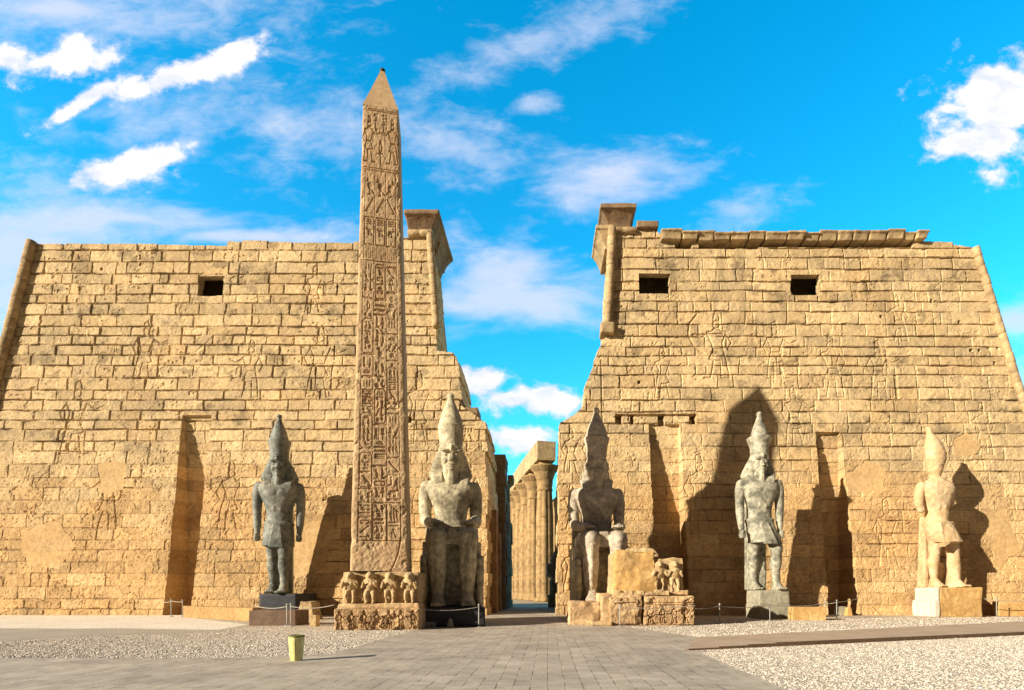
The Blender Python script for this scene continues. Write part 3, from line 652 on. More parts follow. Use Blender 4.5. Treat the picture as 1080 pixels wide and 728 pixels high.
for k, (px, Z_) in enumerate(cols):
    if col0 is None:
        col0 = empty('stone_column'); s_ = col0
        g = G(); lathe(g, (0, 0, 0), [(1.55, 0), (1.55, .5), (1.15, .55), (1.26, 1.5), (1.26, 6), (1.2, 12), (1.05, 15.4), (1.05, 15.6)], 64, 8); g.build('shaft', M['column'], col0, smooth=True)
        g = G(); lathe(g, (0, 0, 0), [(1.13, 15.5), (1.13, 15.8), (1.02, 15.85), (1.13, 16.3), (1.13, 16.35), (1.15, 17), (1.5, 18), (2.1, 18.75), (2.1, 18.9), (.9, 18.95), (.9, 19.6)]); g.build('capital', M['column'], col0)
        parts = list(col0.children)
    else:
        s_ = col0.copy(); C.objects.link(s_)
        for p in parts: q = p.copy(); C.objects.link(q); q.parent = s_
    s_.location = (gx(px, Z_), Z_, 0); tag(s_, clab[k], 'column', 'columns of the colonnade')
ent = tag(empty('entablature'), 'long stone architrave lying across the tops of the court columns', 'architrave')
pa = [Vector((gx(p, z), z, 19.6)) for p, z in cols]
for a_, b2 in zip(pa[:-1], pa[1:]):
    d = (b2-a_).normalized(); nrm = Vector((d.y, -d.x, 0))*1.3; g = G(); e = a_+d*.03
    s0 = a_-d*(1.2 if a_ is pa[0] else 0)
    V = [s0-nrm, b2-nrm, b2+nrm, s0+nrm]; V = [(*v.xy, 19.6) for v in V]+[(*v.xy, 22.2) for v in V]
    g.add(V, [(3, 2, 1, 0), (4, 5, 6, 7), (0, 1, 5, 4), (1, 2, 6, 5), (2, 3, 7, 6), (3, 0, 4, 7)]); g.build('architrave_block', M['side'], ent)
g = G(); a_ = pa[0]+Vector((4.5, 1, 0)); b2 = pa[-1]+Vector((5.0, 2, 0))
V = [(a_.x, a_.y, 0), (b2.x, b2.y, 0), (b2.x+1.5, b2.y, 0), (a_.x+1.5, a_.y, 0)]; V = V+[(v[0], v[1], 17.5) for v in V]
g.add(V, [(3, 2, 1, 0), (4, 5, 6, 7), (0, 1, 5, 4), (1, 2, 6, 5), (2, 3, 7, 6), (3, 0, 4, 7)])
tag(g.build('court_wall', M['column']), 'long sandstone wall standing behind the columns of the court', 'wall')

# ------------------------------------------------------------------ obelisk
OB = empty('obelisk', (gx(403.5, 24.2), 24.2, 2.5), R(11))
tag(OB, 'tall tapering granite obelisk covered in three columns of hieroglyphs, in front of the left tower', 'obelisk')
def obelisk():
    H = 20.36; wb, wt = 2.44, 1.5; db_, dt_ = 2.4, 1.5; res = .024
    nu = int(wb/res); nv = int(H/res)
    S, Zz = np.meshgrid(np.linspace(-wb/2, wb/2, nu+1), np.linspace(0, H, nv+1))
    r = Ras(S, Zz); rnd = random.Random(12)
    # work in face coordinates with the full width; they narrow with the shaft
    lo, hi = 1.2, H
    for x in (-.93, -.33, .33, .93): r.seg((x, lo), (x, hi-2.9), .035, .035)
    for ci, cx in enumerate((-.63, 0, .63)):
        dd = .075 if cx == 0 else .055; lw = .05
        fl = -1 if cx > 0 else 1
        z = hi-3.1
        seq = ['G1', 'S', 'G2', 'CART', 'G3', 'BAR', 'CART', 'G3', 'CART', 'G2', 'CART', 'G1']
        # top falcon group
        glyph(r, 'bird', cx, hi-3.95, .58, .8, dd, lw*1.2, fl); glyph(r, 'slash', cx, hi-4.75, .55, .75, dd, lw, fl)
        r.rect(cx-.26, cx+.26, hi-6.15, hi-4.95, .05, dd); glyph(r, 'bars', cx, hi-5.3, .4, .3, dd, .04); glyph(r, 'bull', cx, hi-5.75, .42, .4, dd, .045, fl)
        for q in range(5): r.seg((cx-.22+.11*q, hi-6.75), (cx-.22+.11*q, hi-6.2), .035, dd*.7)
        r.seg((cx-.3, hi-6.85), (cx+.3, hi-6.85), .04, dd)
        zz = hi-7.0
        while zz > lo+1.9:
            if rnd.random() < .27 and zz-lo > 3.2:
                hh = 1.5; r.path([(cx-.2, zz-hh), (cx-.27, zz-hh+.12), (cx-.27, zz-.12), (cx-.2, zz), (cx+.2, zz), (cx+.27, zz-.12), (cx+.27, zz-hh+.12), (cx+.2, zz-hh)], .045, dd, True)
                r.seg((cx-.3, zz-hh-.07), (cx+.3, zz-hh-.07), .06, dd)
                glyph_column(r, cx, zz-hh+.1, zz-.1, .38, dd, .045, rnd, fl); zz -= hh+.22
            else:
                hh = rnd.uniform(.8, 1.6); glyph_column(r, cx, zz-hh, zz, .54, dd, lw, rnd, fl); zz -= hh+.06
                if rnd.random() < .3: r.seg((cx-.3, zz), (cx+.3, zz), .035, dd*.8); zz -= .08
        # cartouche row near the foot
        r.rect(cx-.29, cx+.29, lo+.1, lo+1.75, .05, dd); glyph_column(r, cx, lo+.2, lo+1.65, .42, dd, .045, rnd, fl)
    # offering scene under the point
    for y_ in (.12, .2, 2.75, 2.85): r.seg((-1.15, hi-y_), (1.15, hi-y_), .035, .05)
    king(r, -.75, hi-2.5, 1.9, .07, .06, 1); king(r, .8, hi-2.5, 1.9, .07, .06, -1); glyph(r, 'ankh', 0, hi-2.6, .5, 1.1, .07, .06)
    glyph_column(r, -.3, hi-1.3, hi-.3, .3, .05, .04, rnd); glyph_column(r, .3, hi-1.3, hi-.3, .3, .05, .04, rnd)
    D = r.A+.012*fbm2(S, Zz, 2.5, 77, 4)
    # wear: rounded, chipped arrises and the broken lower corner
    edge = wb/2-np.abs(S); D += .05*fbm2(S, Zz, 9, 78, 2)*.4+.13*sm(fbm2(S, Zz, 1.1, 41, 4), .3, .5)*np.exp(-edge/.16); D += .10*np.exp(-edge/.05)*(1+.9*fbm2(S, Zz, 1.5, 5, 4)); D += .05*sm(fbm2(S, Zz, .8, 31, 5), .35, .5)
    cr = np.abs(S-(.75+.1*np.sin(Zz*2)+.28*(Zz-1.0)))*1.0; D += np.where(Zz < 1.5, .08*np.clip(1-cr/.05, 0, 1), 0)
    t = Zz/H; sc = (wb+(wt-wb)*t)/wb; dep = (db_+(dt_-db_)*t)/2
    X = S*sc; Y = -dep+D*sc
    V = np.stack([X, Y, Zz], -1).reshape(-1, 3); idx = np.arange(V.shape[0]).reshape(X.shape)
    Q = [np.stack([idx[:-1, :-1], idx[:-1, 1:], idx[1:, 1:], idx[1:, :-1]], -1).reshape(-1, 4)]
    n = len(V); Lr = idx[:, 0]; Rr = idx[:, -1]; bl = V[Lr].copy(); bl[:, 1] = dep[:, 0]; brr = V[Rr].copy(); brr[:, 1] = dep[:, 0]
    V = np.concatenate([V, bl, brr]); IL = n+np.arange(nv+1); IR = IL+nv+1
    Q.append(np.stack([Rr[:-1], IR[:-1], IR[1:], Rr[1:]], -1)); Q.append(np.stack([IR[:-1], IL[:-1], IL[1:], IR[1:]], -1)); Q.append(np.stack([IL[:-1], Lr[:-1], Lr[1:], IL[1:]], -1))
    mesh_np('shaft', V, np.concatenate(Q), M['obelisk'], False, None, OB)
    g = G(); hw, hd = wt/2, dt_/2
    V = []; Fc = []
    prof = [(1.0, H), (1.0, H+.04), (.80, H+.5), (.52, H+1.2), (.24, H+1.9), (.10, H+2.26)]
    for s, z in prof: V += [(-hw*s, -hd*s, z), (hw*s, -hd*s, z), (hw*s, hd*s, z), (-hw*s, hd*s, z)]
    for j in range(len(prof)-1):
        for i in range(4): Fc.append((j*4+i, j*4+(i+1) % 4, (j+1)*4+(i+1) % 4, (j+1)*4+i))
    n_ = (len(prof)-1)*4; Fc.append((n_, n_+1, n_+2, n_+3)); Fc.append((3, 2, 1, 0)); g.add(V, Fc)
    g.build('pyramidion', M['obelisk'], OB)
    g = G(); g.ell((0, 0, H+2.3), (.13, .13, .11)); g.build('tip', M['black'], OB, smooth=True)
obelisk()

def baboon(g, x, y, z, h, s=1):
    P = lambda a, b, c: (x+a*h, y+b*h, z+c*h)
    g.loft([(x, y, z+.42*h, .13*h, .12*h), (x, y-.02*h, z+.55*h, .16*h, .15*h), (x, y, z+.72*h, .2*h, .16*h), (x, y, z+.8*h, .16*h, .13*h)], 12)
    g.ell(P(0, -.06, .88), (.12*h, .13*h, .12*h)); g.ell(P(0, -.17, .85), (.06*h, .1*h, .05*h))
    g.ell(P(0, .0, .86), (.17*h, .1*h, .13*h))
    for sx in (-1, 1):
        g.limb([P(sx*.09, -.02, .45), P(sx*.12, -.1, .24), P(sx*.1, -.04, .04)], [.085*h, .06*h, .045*h], 8); g.ell(P(sx*.1, -.1, .03), (.05*h, .11*h, .03*h))
        g.limb([P(sx*.17, -.02, .72), P(sx*.23, -.12, .52), P(sx*.17, -.2, .66)], [.06*h, .05*h, .04*h], 8)
PD = empty('obelisk_pedestal', (gx(398.5, 22.4)-.15, 24.3, 0), R(4))
tag(PD, 'weathered granite pedestal under the obelisk, carved with a row of four baboons', 'pedestal')
rock('lower_block', -1.80, 1.80, -1.95, 1.9, 0, .92, M['ped'], PD, .07, 1.4, .05, .03, .03, 1)
rock('upper_step', -1.70, 1.70, -1.75, 1.7, .9, 1.12, M['ped'], PD, .04, 1.4, .04, .03, .03, 2)
rock('upper_block', -1.64, 1.64, -1.25, 1.5, 1.1, 2.47, M['ped_light'], PD, .06, 1.2, .05, .03, .02, 3)
for k in range(4):
    g = G(); baboon(g, 0, 0, 0, 1.36); g.box(-.2, .2, 0, .3, .05, 1.2)
    g.build('baboon', M['ped_light'], PD, loc=(-1.25+.83*k, -1.38, 1.1), remesh=.026, smooth_it=1, sub_noise=(.07, 2.6), seed=k*5+1)

# ------------------------------------------------------------------ colossi
def head(g, z, s=1.0, beard=True, y=0.0, x=0):
    """face looking to -y; chin at z, height 1.35*s"""
    Z_ = lambda t: z+t*s
    g.loft([(x, y-.10*s, Z_(-.02), .22*s, .22*s), (x, y-.06*s, Z_(.08), .33*s, .36*s), (x, y-.02*s, Z_(.3), .45*s, .45*s), (x, y, Z_(.55), .50*s, .47*s), (x, y, Z_(.75), .51*s, .44*s), (x, y, Z_(.84), .52*s, .47*s), (x, y+.02*s, Z_(1.0), .53*s, .52*s), (x, y+.05*s, Z_(1.15), .50*s, .50*s), (x, y+.08*s, Z_(1.35), .36*s, .38*s)], 28)
    g.loft([(x, y+.1*s, Z_(-.5), .46*s, .40*s), (x, y+.08*s, Z_(.2), .38*s, .36*s)], 20)                # neck
    g.add(*_slab([(x-.06*s, y-.44*s, Z_(.90)), (x+.06*s, y-.44*s, Z_(.90)), (x+.12*s, y-.62*s, Z_(.47)), (x-.12*s, y-.62*s, Z_(.47))], (0, .35*s, 0)))   # nose
    g.ell((x, y-.56*s, Z_(.49)), (.13*s, .09*s, .07*s))
    for sx in (-1, 1):
        g.ell((x+sx*.25*s, y-.42*s, Z_(.94)), (.24*s, .13*s, .055*s), (0, sx*.10, sx*-.35))             # brow
        g.ell((x+sx*.225*s, y-.37*s, Z_(.76)), (.13*s, .075*s, .055*s), (0, 0, sx*-.3))                 # eye
        g.ell((x+sx*.27*s, y-.33*s, Z_(.46)), (.17*s, .15*s, .15*s))                                      # cheek
        g.ell((x+sx*.56*s, y+.0*s, Z_(.72)), (.10*s, .15*s, .24*s))                                       # ear
    g.ell((x, y-.49*s, Z_(.30)), (.21*s, .09*s, .045*s)); g.ell((x, y-.47*s, Z_(.20)), (.17*s, .09*s, .045*s))
    g.ell((x, y-.38*s, Z_(.07)), (.18*s, .17*s, .11*s))
    if beard: g.loft([(x, y-.36*s, Z_(-.62), .19*s, .15*s, 3), (x, y-.38*s, Z_(-.1), .14*s, .12*s, 3), (x, y-.38*s, Z_(.05), .11*s, .12*s, 3)], 16)
def nemes(g, z, s=1.0, y=0.0, x=0, lap=1.0, wing=1.0):
    """striped headcloth: band over the brow, wings spreading to the shoulders, lappets on the chest"""
    Z_ = lambda t: z+t*s
    P = [(-.42, .95*wing), (-.22, 1.12*wing), (-.05, 1.16*wing), (.3, 1.02*wing), (.75, .80*min(1, wing*1.08)), (1.05, .64), (1.25, .57), (1.42, .5), (1.5, .34)]
    secs = []
    n = 26
    for i in range(n+1):
        t = -.42+1.92*i/n
        for (a_, ra), (b_, rb) in zip(P[:-1], P[1:]):
            if a_ <= t <= b_+1e-6: r = ra+(rb-ra)*(t-a_)/(b_-a_); break
        k = 1+(.022 if i % 2 else -.012)                        # pleats
        dp = .24+.36*min(1, max(0, (t+.1)/1.3)); secs.append((x, y+(.30-.20*min(1, max(0, t/1.3)))*s, Z_(t), r*s*k, dp*s*k, 2.2+.8*max(0, 1-t)))
    g.loft(secs, 36)
    g.loft([(x, y+.02*s, Z_(1.02), .57*s, .58*s), (x, y+.02*s, Z_(1.17), .58*s, .59*s)], 28)
    for sx in (-1, 1):
        for k in range(7):
            t = k/7; t2 = (k+.82)/7
            f = lambda q: (x+sx*(.42-.02*q)*s, x+sx*(.98-.22*q)*s, y-(.02+.42*min(1, q*1.6))*s, Z_(.05-.92*lap*q))
            a_, b_ = f(t), f(t2)
            g.add(*_slab([(b_[0], b_[2], b_[3]), (b_[1], b_[2], b_[3]), (a_[1], a_[2], a_[3]), (a_[0], a_[2], a_[3])], (0, .40*s, 0)))
        g.add(*_slab([(x+sx*.41*s, y-.40*s, Z_(-.87*lap)), (x+sx*.74*s, y-.40*s, Z_(-.87*lap)), (x+sx*.96*s, y+.02*s, Z_(.05)), (x+sx*.42*s, y+.02*s, Z_(.05))], (0, .38*s, 0)))
    g.ell((x, y-.60*s, Z_(1.12)), (.075*s, .10*s, .17*s))
def _slab(q, off):
    V = list(q)+[tuple(a_+b2 for a_, b2 in zip(p, off)) for p in q]
    return V, [(3, 2, 1, 0), (4, 5, 6, 7), (0, 1, 5, 4), (1, 2, 6, 5), (2, 3, 7, 6), (3, 0, 4, 7)]
def crown(g, z, s=1.0, y=0.1, x=0, top=2.45, rim=.67, bulb=1.0, knob=.13):
    Z_ = lambda t: z+t*s
    g.loft([(x, y, Z_(-.1), .57*s, .58*s), (x, y, Z_(.25), .58*s, .59*s), (x, y, Z_(.55), (.35*rim+.38)*s, (.35*rim+.38)*s), (x, y, Z_(.86), rim*s, rim*s), (x, y, Z_(.96), (rim+.015)*s, (rim+.015)*s), (x, y, Z_(.97), .58*bulb*s, .58*bulb*s)], 32)
    t0 = .9; h = top-t0; q = bulb*s
    g.loft([(x, y, Z_(t0-.2), .56*q, .56*q), (x, y, Z_(t0+.06*h), .60*q, .60*q), (x, y, Z_(t0+.2*h), .57*q, .57*q), (x, y, Z_(t0+.36*h), .49*q, .49*q), (x, y, Z_(t0+.52*h), .38*q, .38*q), (x, y, Z_(t0+.66*h), .27*q, .27*q), (x, y, Z_(t0+.80*h), .17*q, .17*q), (x, y, Z_(t0+.92*h), .12*s, .12*s)], 28)
    g.ell((x, y, Z_(top-.1)), (knob*s*1.45, knob*s*1.45, knob*s*1.15))
def hand_flat(g, c, sx, s=1.0):
    x, y, z = c
    g.ell((x, y, z), (.23*s, .28*s, .12*s))
    for i in range(4):
        o = (i-1.5)*.115*s; L_ = (.30, .36, .34, .26)[i]*s
        g.limb([(x+o, y-.12*s, z), (x+o, y-.24*s-L_*.5, z+.01), (x+o, y-.2*s-L_, z-.06*s)], [.055*s, .05*s, .042*s], 8)
    g.limb([(x-sx*.15*s, y-.02*s, z), (x-sx*.30*s, y-.2*s, z-.02), (x-sx*.29*s, y-.36*s, z-.05)], [.06*s, .055*s, .045*s], 8)
def hand_fist(g, c, s=1.0, sx=1):
    x, y, z = c
    g.ell((x, y, z), (.18*s, .26*s, .24*s))
    for i in range(4):
        zz = z+.15*s-i*.105*s
        g.limb([(x+sx*.12*s, y-.08*s, zz), (x+sx*.06*s, y-.28*s, zz), (x-sx*.1*s, y-.26*s, zz)], [.06*s, .058*s, .05*s], 8)
    g.limb([(x-sx*.05*s, y-.1*s, z+.22*s), (x+sx*.0*s, y-.33*s, z+.2*s)], [.065*s, .055*s], 8)
def foot(g, x, y, s=1.0, z=0):
    g.loft([(x, y-.35*s, z, .36*s, .75*s, 2.6), (x, y-.33*s, z+.14*s, .35*s, .72*s, 2.6), (x, y-.12*s, z+.36*s, .29*s, .5*s, 2.2), (x, y+.02*s, z+.62*s, .26*s, .32*s)], 20)
    for i in range(5): g.ell((x-.27*s+.135*s*i, y-1.10*s+(.0, .0, .03, .06, .1)[i]*s, z+.10*s), (.062*s, .17*s, .10*s))
def limb2(g, pts, n=18):
    """smooth limb: pts = (x, y, z, r); catmull-rom through them"""
    P = [Vector(p[:3]) for p in pts]; Rr = [p[3] for p in pts]; out = []; rr = []
    P = [P[0]*2-P[1]]+P+[P[-1]*2-P[-2]]; Rr = [Rr[0]]+Rr+[Rr[-1]]
    for i in range(1, len(P)-2):
        for k in range(4):
            t = k/4; a_, b_, c_, d_ = P[i-1:i+3]
            out.append(.5*((2*b_)+(c_-a_)*t+(2*a_-5*b_+4*c_-d_)*t*t+(3*b_-a_-3*c_+d_)*t**3)); rr.append(Rr[i]+(Rr[i+1]-Rr[i])*(t*t*(3-2*t)))
    out.append(P[-2]); rr.append(Rr[-2])
    g.limb([tuple(p) for p in out], rr, n)

def seated(name, loc, rz, label, mat, mat_throne, base_h, worn=False, seed=0):
    r = tag(empty(name, loc, rz), label, 'statue', 'seated colossi of the gateway'); b0 = base_h
    g = G()
    g.loft([(0, -.15, b0+3.3, 0.92, .80, 2.4), (0, -.12, b0+3.9, .88, .74, 2.3), (0, -.10, b0+4.4, .82, .64, 2.3), (0, -.10, b0+4.9, .86, .62, 2.3), (0, -.12, b0+5.4, 1.02, .70, 2.5), (0, -.12, b0+5.85, 1.18, .72, 2.6), (0, -.04, b0+6.2, 1.30, .64, 2.6), (0, .02, b0+6.42, 1.22, .54, 2.5), (0, .06, b0+6.58, .92, .44, 2.3), (0, .08, b0+6.78, .55, .36)], 36)
    for sx in (-1, 1):
        g.ell((sx*.50, -.69, b0+5.74), (.44, .12, .24), (0, 0, sx*.25)); g.ell((sx*.2, -.66, b0+4.9), (.16, .06, .36))
        limb2(g, [(sx*1.22, .06, b0+6.18, .36), (sx*1.29, .06, b0+5.8, .36), (sx*1.31, .0, b0+5.2, .33), (sx*1.30, -.1, b0+4.45, .30)])
        limb2(g, [(sx*1.30, -.1, b0+4.45, .31), (sx*1.2, -.9, b0+4.22, .30), (sx*1.0, -1.7, b0+4.1, .24), (sx*.86, -2.15, b0+4.06, .20)])
        hand_flat(g, (sx*.78, -2.4, b0+4.03), sx, 1.1)
        limb2(g, [(sx*.62, -.2, b0+3.30, .66), (sx*.66, -1.4, b0+3.28, .64), (sx*.70, -2.5, b0+3.28, .56), (sx*.71, -2.95, b0+3.26, .50)])
        g.ell((sx*.71, -3.18, b0+3.28), (.34, .30, .40))
        limb2(g, [(sx*.71, -2.98, b0+3.2, .47), (sx*.72, -2.92, b0+2.6, .42), (sx*.72, -2.84, b0+2.0, .45), (sx*.71, -2.86, b0+1.2, .36), (sx*.70, -2.9, b0+.55, .27)])
        limb2(g, [(sx*.71, -3.3, b0+3.0, .16), (sx*.72, -3.25, b0+2.0, .14), (sx*.70, -3.15, b0+.9, .12)], 8)
        foot(g, sx*.69, -2.95, 1.0, b0)
    g.box(-1.22, 1.22, -2.75, .5, b0+3.0, b0+3.70)                       # kilt over the lap
    g.add(*_slab([(-.30, -3.02, b0+2.95), (.30, -3.02, b0+2.95), (.22, -2.9, b0+3.72), (-.22, -2.9, b0+3.72)], (0, .5, 0)))
    g.loft([(0, -.16, b0+3.82, 1.03, .80, 2.3), (0, -.14, b0+4.05, 1.0, .77, 2.3)], 30)
    head(g, b0+6.95, 1.10, True, -.14)
    g.build('figure', mat, r, remesh=.033, smooth_it=1, sub_noise=(.03 if not worn else .06, 2.4), seed=seed)
    g = G(); nemes(g, b0+6.95, 1.05 if not worn else .98, -.12, wing=.93 if not worn else .78); g.build('headdress', mat, r, remesh=.033, smooth_it=1, sub_noise=(.025, 2), seed=seed+1)
    g = G(); crown(g, b0+8.40, 1.04, -.02, top=2.6, rim=.70 if worn else .645, bulb=1.02); g.build('crown', mat, r, remesh=.033, smooth_it=1, sub_noise=(.03, 1.5), seed=seed+2)
    g = G(); g.box(-1.42, 1.42, -2.15, 1.5, b0, b0+3.1); g.box(-1.42, -.98, -2.35, -1.4, b0, b0+3.1); g.box(.98, 1.42, -2.35, -1.4, b0, b0+3.1); g.box(-1.3, 1.3, .55, 1.55, b0+3, b0+4.3); g.box(-.75, .75, .5, 1.5, b0+4, b0+7.6)
    for sx in (-1, 1):   # small queens beside the shins
        limb2(g, [(sx*1.30, -2.72, b0+.05, .15), (sx*1.31, -2.7, b0+.9, .17), (sx*1.31, -2.68, b0+1.35, .19), (sx*1.31, -2.68, b0+1.8, .20)], 10); g.ell((sx*1.31, -2.72, b0+2.15), (.16, .17, .20)); g.box(sx*1.31-.2, sx*1.31+.2, -2.62, -2.3, b0, b0+2.4)
    g.build('throne', mat_throne, r, remesh=.055, smooth_it=1, sub_noise=(.04, 1.8), seed=seed+3)
    if worn: r.scale = (1.03, 1.03, 1.03)
    return r
# left seated colossus: centre of the body stands 28.3 m out
seated('seated_colossus', (gx(475.5, 28.3), 28.3, 0), R(12), 'grey granite seated pharaoh with a tall crown, fully sunlit, just right of the obelisk', M['granite'], M['granite'], .92, seed=1)
rock('statue_plinth', -1.62, 1.62, -4.25, 1.6, 0, .9, M['black'], None, .015, 1.5, .06, loc=(gx(474.5, 28.3), 28.3, 0)).rotation_euler = (0, 0, R(10))
tag(bpy.data.objects['statue_plinth'], 'low dark plinth under the sunlit seated pharaoh', 'plinth')
seated('seated_colossus', (gx(629, 31.7), 31.7, 0), R(3), 'worn granite seated pharaoh, mostly in shade, behind the broken pedestal right of the gateway', M['warm_granite'], M['granite'], .95, True, seed=7)
o = rock('statue_plinth', -1.7, 1.7, -4.2, 1.6, 0, .93, M['greyblock'], None, .03, 1.5, .06, loc=(gx(629, 31.7), 31.7, 0)); tag(o, 'low stone plinth under the shaded seated pharaoh right of the gateway', 'plinth')

def standing(name, loc, rz, label, mat, sc, seed, variant=0, wide_rim=False, legs=None, group='standing colossi before the pylon'):
    r = tag(empty(name, loc, rz), label, 'statue', group); r.scale = (sc, sc, sc)
    g = G()
    legs = legs or [(-.42, .25), (.44, -.85)]
    w = .92 if variant == 0 else .86
    g.loft([(0, 0, 3.9, .80*w, .60, 2.3), (0, 0, 4.4, .78*w, .54, 2.2), (0, 0, 4.9, .76*w, .50, 2.2), (0, -.02, 5.4, .92*w, .56, 2.3), (0, -.04, 5.9, 1.10*w, .60, 2.5), (0, -.02, 6.3, 1.24*w, .56, 2.6), (0, .02, 6.58, 1.22*w, .48, 2.5), (0, .05, 6.76, .95*w, .42), (0, .08, 6.98, .5*w, .34)], 36)
    for sx in (-1, 1): g.ell((sx*.42, -.52, 5.98), (.40, .11, .24), (0, 0, sx*.25)); g.ell((sx*.17, -.49, 5.2), (.14, .06, .3))
    # kilt with its stiff front panel
    lc = (legs[0][0]+legs[1][0])/2
    g.loft([(0, 0, 4.15, .80, .60, 2.4), (lc*.4, -.08, 3.6, .86, .70, 2.5), (lc*.8, -.16, 3.0, .86, .80, 2.6), (lc, -.20, 2.82, .86, .82, 2.6)], 30)
    if variant == 0: g.add(*_slab([(-.20, -.70, 4.1), (.24, -.70, 4.1), (lc+.42, -1.16, 2.72), (lc-.34, -1.16, 2.72)], (0, .4, 0))); g.loft([(0, 0, 4.12, .84, .63, 2.4), (0, 0, 4.3, .83, .61, 2.4)], 30)
    else: g.add(*_slab([(-.3, -.7, 4.1), (.55, -.55, 4.1), (.75, -.9, 3.1), (-.2, -1.0, 2.5)], (0, .5, 0)))
    for i, (x, y) in enumerate(legs):
        if variant == 1 and i == 1:                                   # remains of the small queen beside the leg
            limb2(g, [(x, y, .1, .40), (x+.02, y, 1.0, .38), (x-.02, y, 2.0, .36), (x-.1, y, 2.9, .37), (x-.2, y, 3.5, .33)]); g.ell((x-.22, y, 3.95), (.27, .27, .3)); foot(g, x+.1, y-.1, .8, 0); continue
        limb2(g, [(x*.8+lc*.2, y*.4, 3.2, .45), (x, y*.9, 2.6, .38), (x, y, 2.12, .31), (x, y+.10, 1.6, .34), (x, y+.10, 1.0, .25), (x, y+.05, .45, .20)]); g.ell((x, y-.2, 2.14), (.20, .16, .2)); foot(g, x, y+.05, .85, 0)
    if variant == 1:
        limb2(g, [(-.98, .0, 6.45, .30), (-1.16, -.02, 5.9, .30), (-1.2, -.08, 5.4, .28), (-1.1, -.15, 4.95, .22)])
        limb2(g, [(.92, .1, 6.4, .28), (1.0, .12, 5.9, .24), (1.0, .15, 5.3, .18)])
        g.loft([(0, .1, 6.8, .34, .32), (-.08, .05, 7.15, .32, .32), (-.12, .05, 7.4, .44, .44), (-.14, 0, 7.8, .5, .5), (-.16, 0, 8.2, .5, .5)], 24)
    else:
        for sx in (-1, 1):
            limb2(g, [(sx*1.10, .03, 6.44, .31), (sx*1.18, .02, 6.0, .31), (sx*1.21, .0, 5.4, .27), (sx*1.20, -.03, 4.8, .25), (sx*1.19, -.1, 4.2, .22), (sx*1.16, -.18, 3.6, .155)]); hand_fist(g, (sx*1.15, -.22, 3.34), 1.0, sx)
        head(g, 7.05, .92, True, -.05)
    g.build('figure', mat, r, remesh=.036, smooth_it=1, sub_noise=(.025 if variant == 0 else .05, 2.2), seed=seed)
    if variant == 0:
        g = G(); nemes(g, 7.05, .92, -.05, lap=.9); g.build('headdress', mat, r, remesh=.036, smooth_it=1, sub_noise=(.02, 2), seed=seed+1)
        g = G(); crown(g, 8.36, .93, .03, top=2.65, rim=.80 if wide_rim else .70, bulb=.94); g.box(-.22 if not wide_rim else .45, .22 if not wide_rim else .75, .35, .62, 8.9, 9.75); g.build('crown', mat, r, remesh=.036, smooth_it=1, sub_noise=(.025, 1.5), seed=seed+2)
        g = G(); g.box(-.55, .6, .45, 1.05, 0, 7.4); g.box(-.4, .5, .2, .6, 0, 3.0, .05, .1); g.box(-.3, .3, .2, .6, 7.4, 9.6) ; g.build('back_pillar', mat, r, remesh=.06, smooth_it=1, sub_noise=(.02, 2), seed=seed+3)
    else:
        g = G(); g.loft([(-.12, 0, 7.72, .50, .50), (-.10, 0, 8.1, .62, .60), (-.12, 0, 8.5, .63, .60), (-.22, .02, 9.0, .52, .50), (-.34, .03, 9.5, .34, .34), (-.45, .04, 9.95, .19, .19), (-.52, .04, 10.3, .12, .12)], 26)
        g.build('crown', mat, r, remesh=.036, smooth_it=1, sub_noise=(.06, 1.3), seed=seed+2)
        g = G(); g.box(-.62, -.3, .25, 1.0, 0, 4.6, .1, .1); g.box(-.5, .8, .35, .9, 0, 1.6); g.build('back_pillar', mat, r, remesh=.06, smooth_it=1, sub_noise=(.04, 2), seed=seed+3)
    return r
Z1 = 33.9
standing('standing_colossus', (gx(294.5, Z1), Z1, 1.46), R(14), 'dark green standing pharaoh statue with tall crown, left of the obelisk', M['dark_granite'], 1.045, 11)
Z3 = 32.6
standing('standing_colossus', (gx(801, Z3), Z3, 1.68), R(0), 'speckled grey standing pharaoh statue on a stone block, framed by the big pointed shadow', M['spec_granite'], 1.0, 21, wide_rim=True, legs=[(-.28, .2), (.78, -.6)])
Z4 = 34.2
standing('standing_colossus', (gx(988, Z4), Z4, 1.85), R(0), 'pale limestone standing statue with broken arms and eroded head, rightmost of the statues', M['lime'], 1.0, 31, 1, legs=[(-.14, .0), (1.0, -.1)])
# plinths
o = rock('statue_plinth', gx(273, 32.3), gx(312.5, 32.3), 32.3, 35.2, 0, 1.45, M['black'], None, .015, 1.5, .06); tag(o, 'black plinth block under the dark green standing statue', 'plinth')
pl = tag(empty('statue_plinth', (gx(817, 31.2), 31.2, 0), 0), 'grey stone plinth under the speckled standing statue in the pointed shadow', 'plinth')
rock('stone_block', -.92, .94, 0, 2.1, 0, .85, M['greyblock'], pl, .05, 1.5, .05, seed=4)
rock('stone_block', -.88, .90, .02, 2.1, .84, 1.66, M['greyblock'], pl, .05, 1.5, .05, seed=5)
pl = tag(empty('statue_plinth', (gx(1014, 33.0), 33.0, 0)), 'brown plinth with sunlight painted pale on its left side under the pale broken statue at the right', 'plinth')
bx0 = gx(990, 33)-pl.location.x; bx1 = gx(1037, 33)-pl.location.x
rock('sunlit_side', bx0-.28, bx0+.10, -.02, 2.0, 0, 1.0, M['sunlit_side'], pl, .04, 1.2, .05, seed=6)  # thin pale slabs: sun on the plinth's left side put into the colour
rock('sunlit_side', bx0-.1, bx0+.10, 0, 2.0, .98, 1.84, M['sunlit_side'], pl, .05, 1.2, .05, seed=9)
rock('brown_block', bx0+.11, bx1, .04, 2.0, 0, 1.82, M['ledge'], pl, .07, 1.2, .05, seed=7)

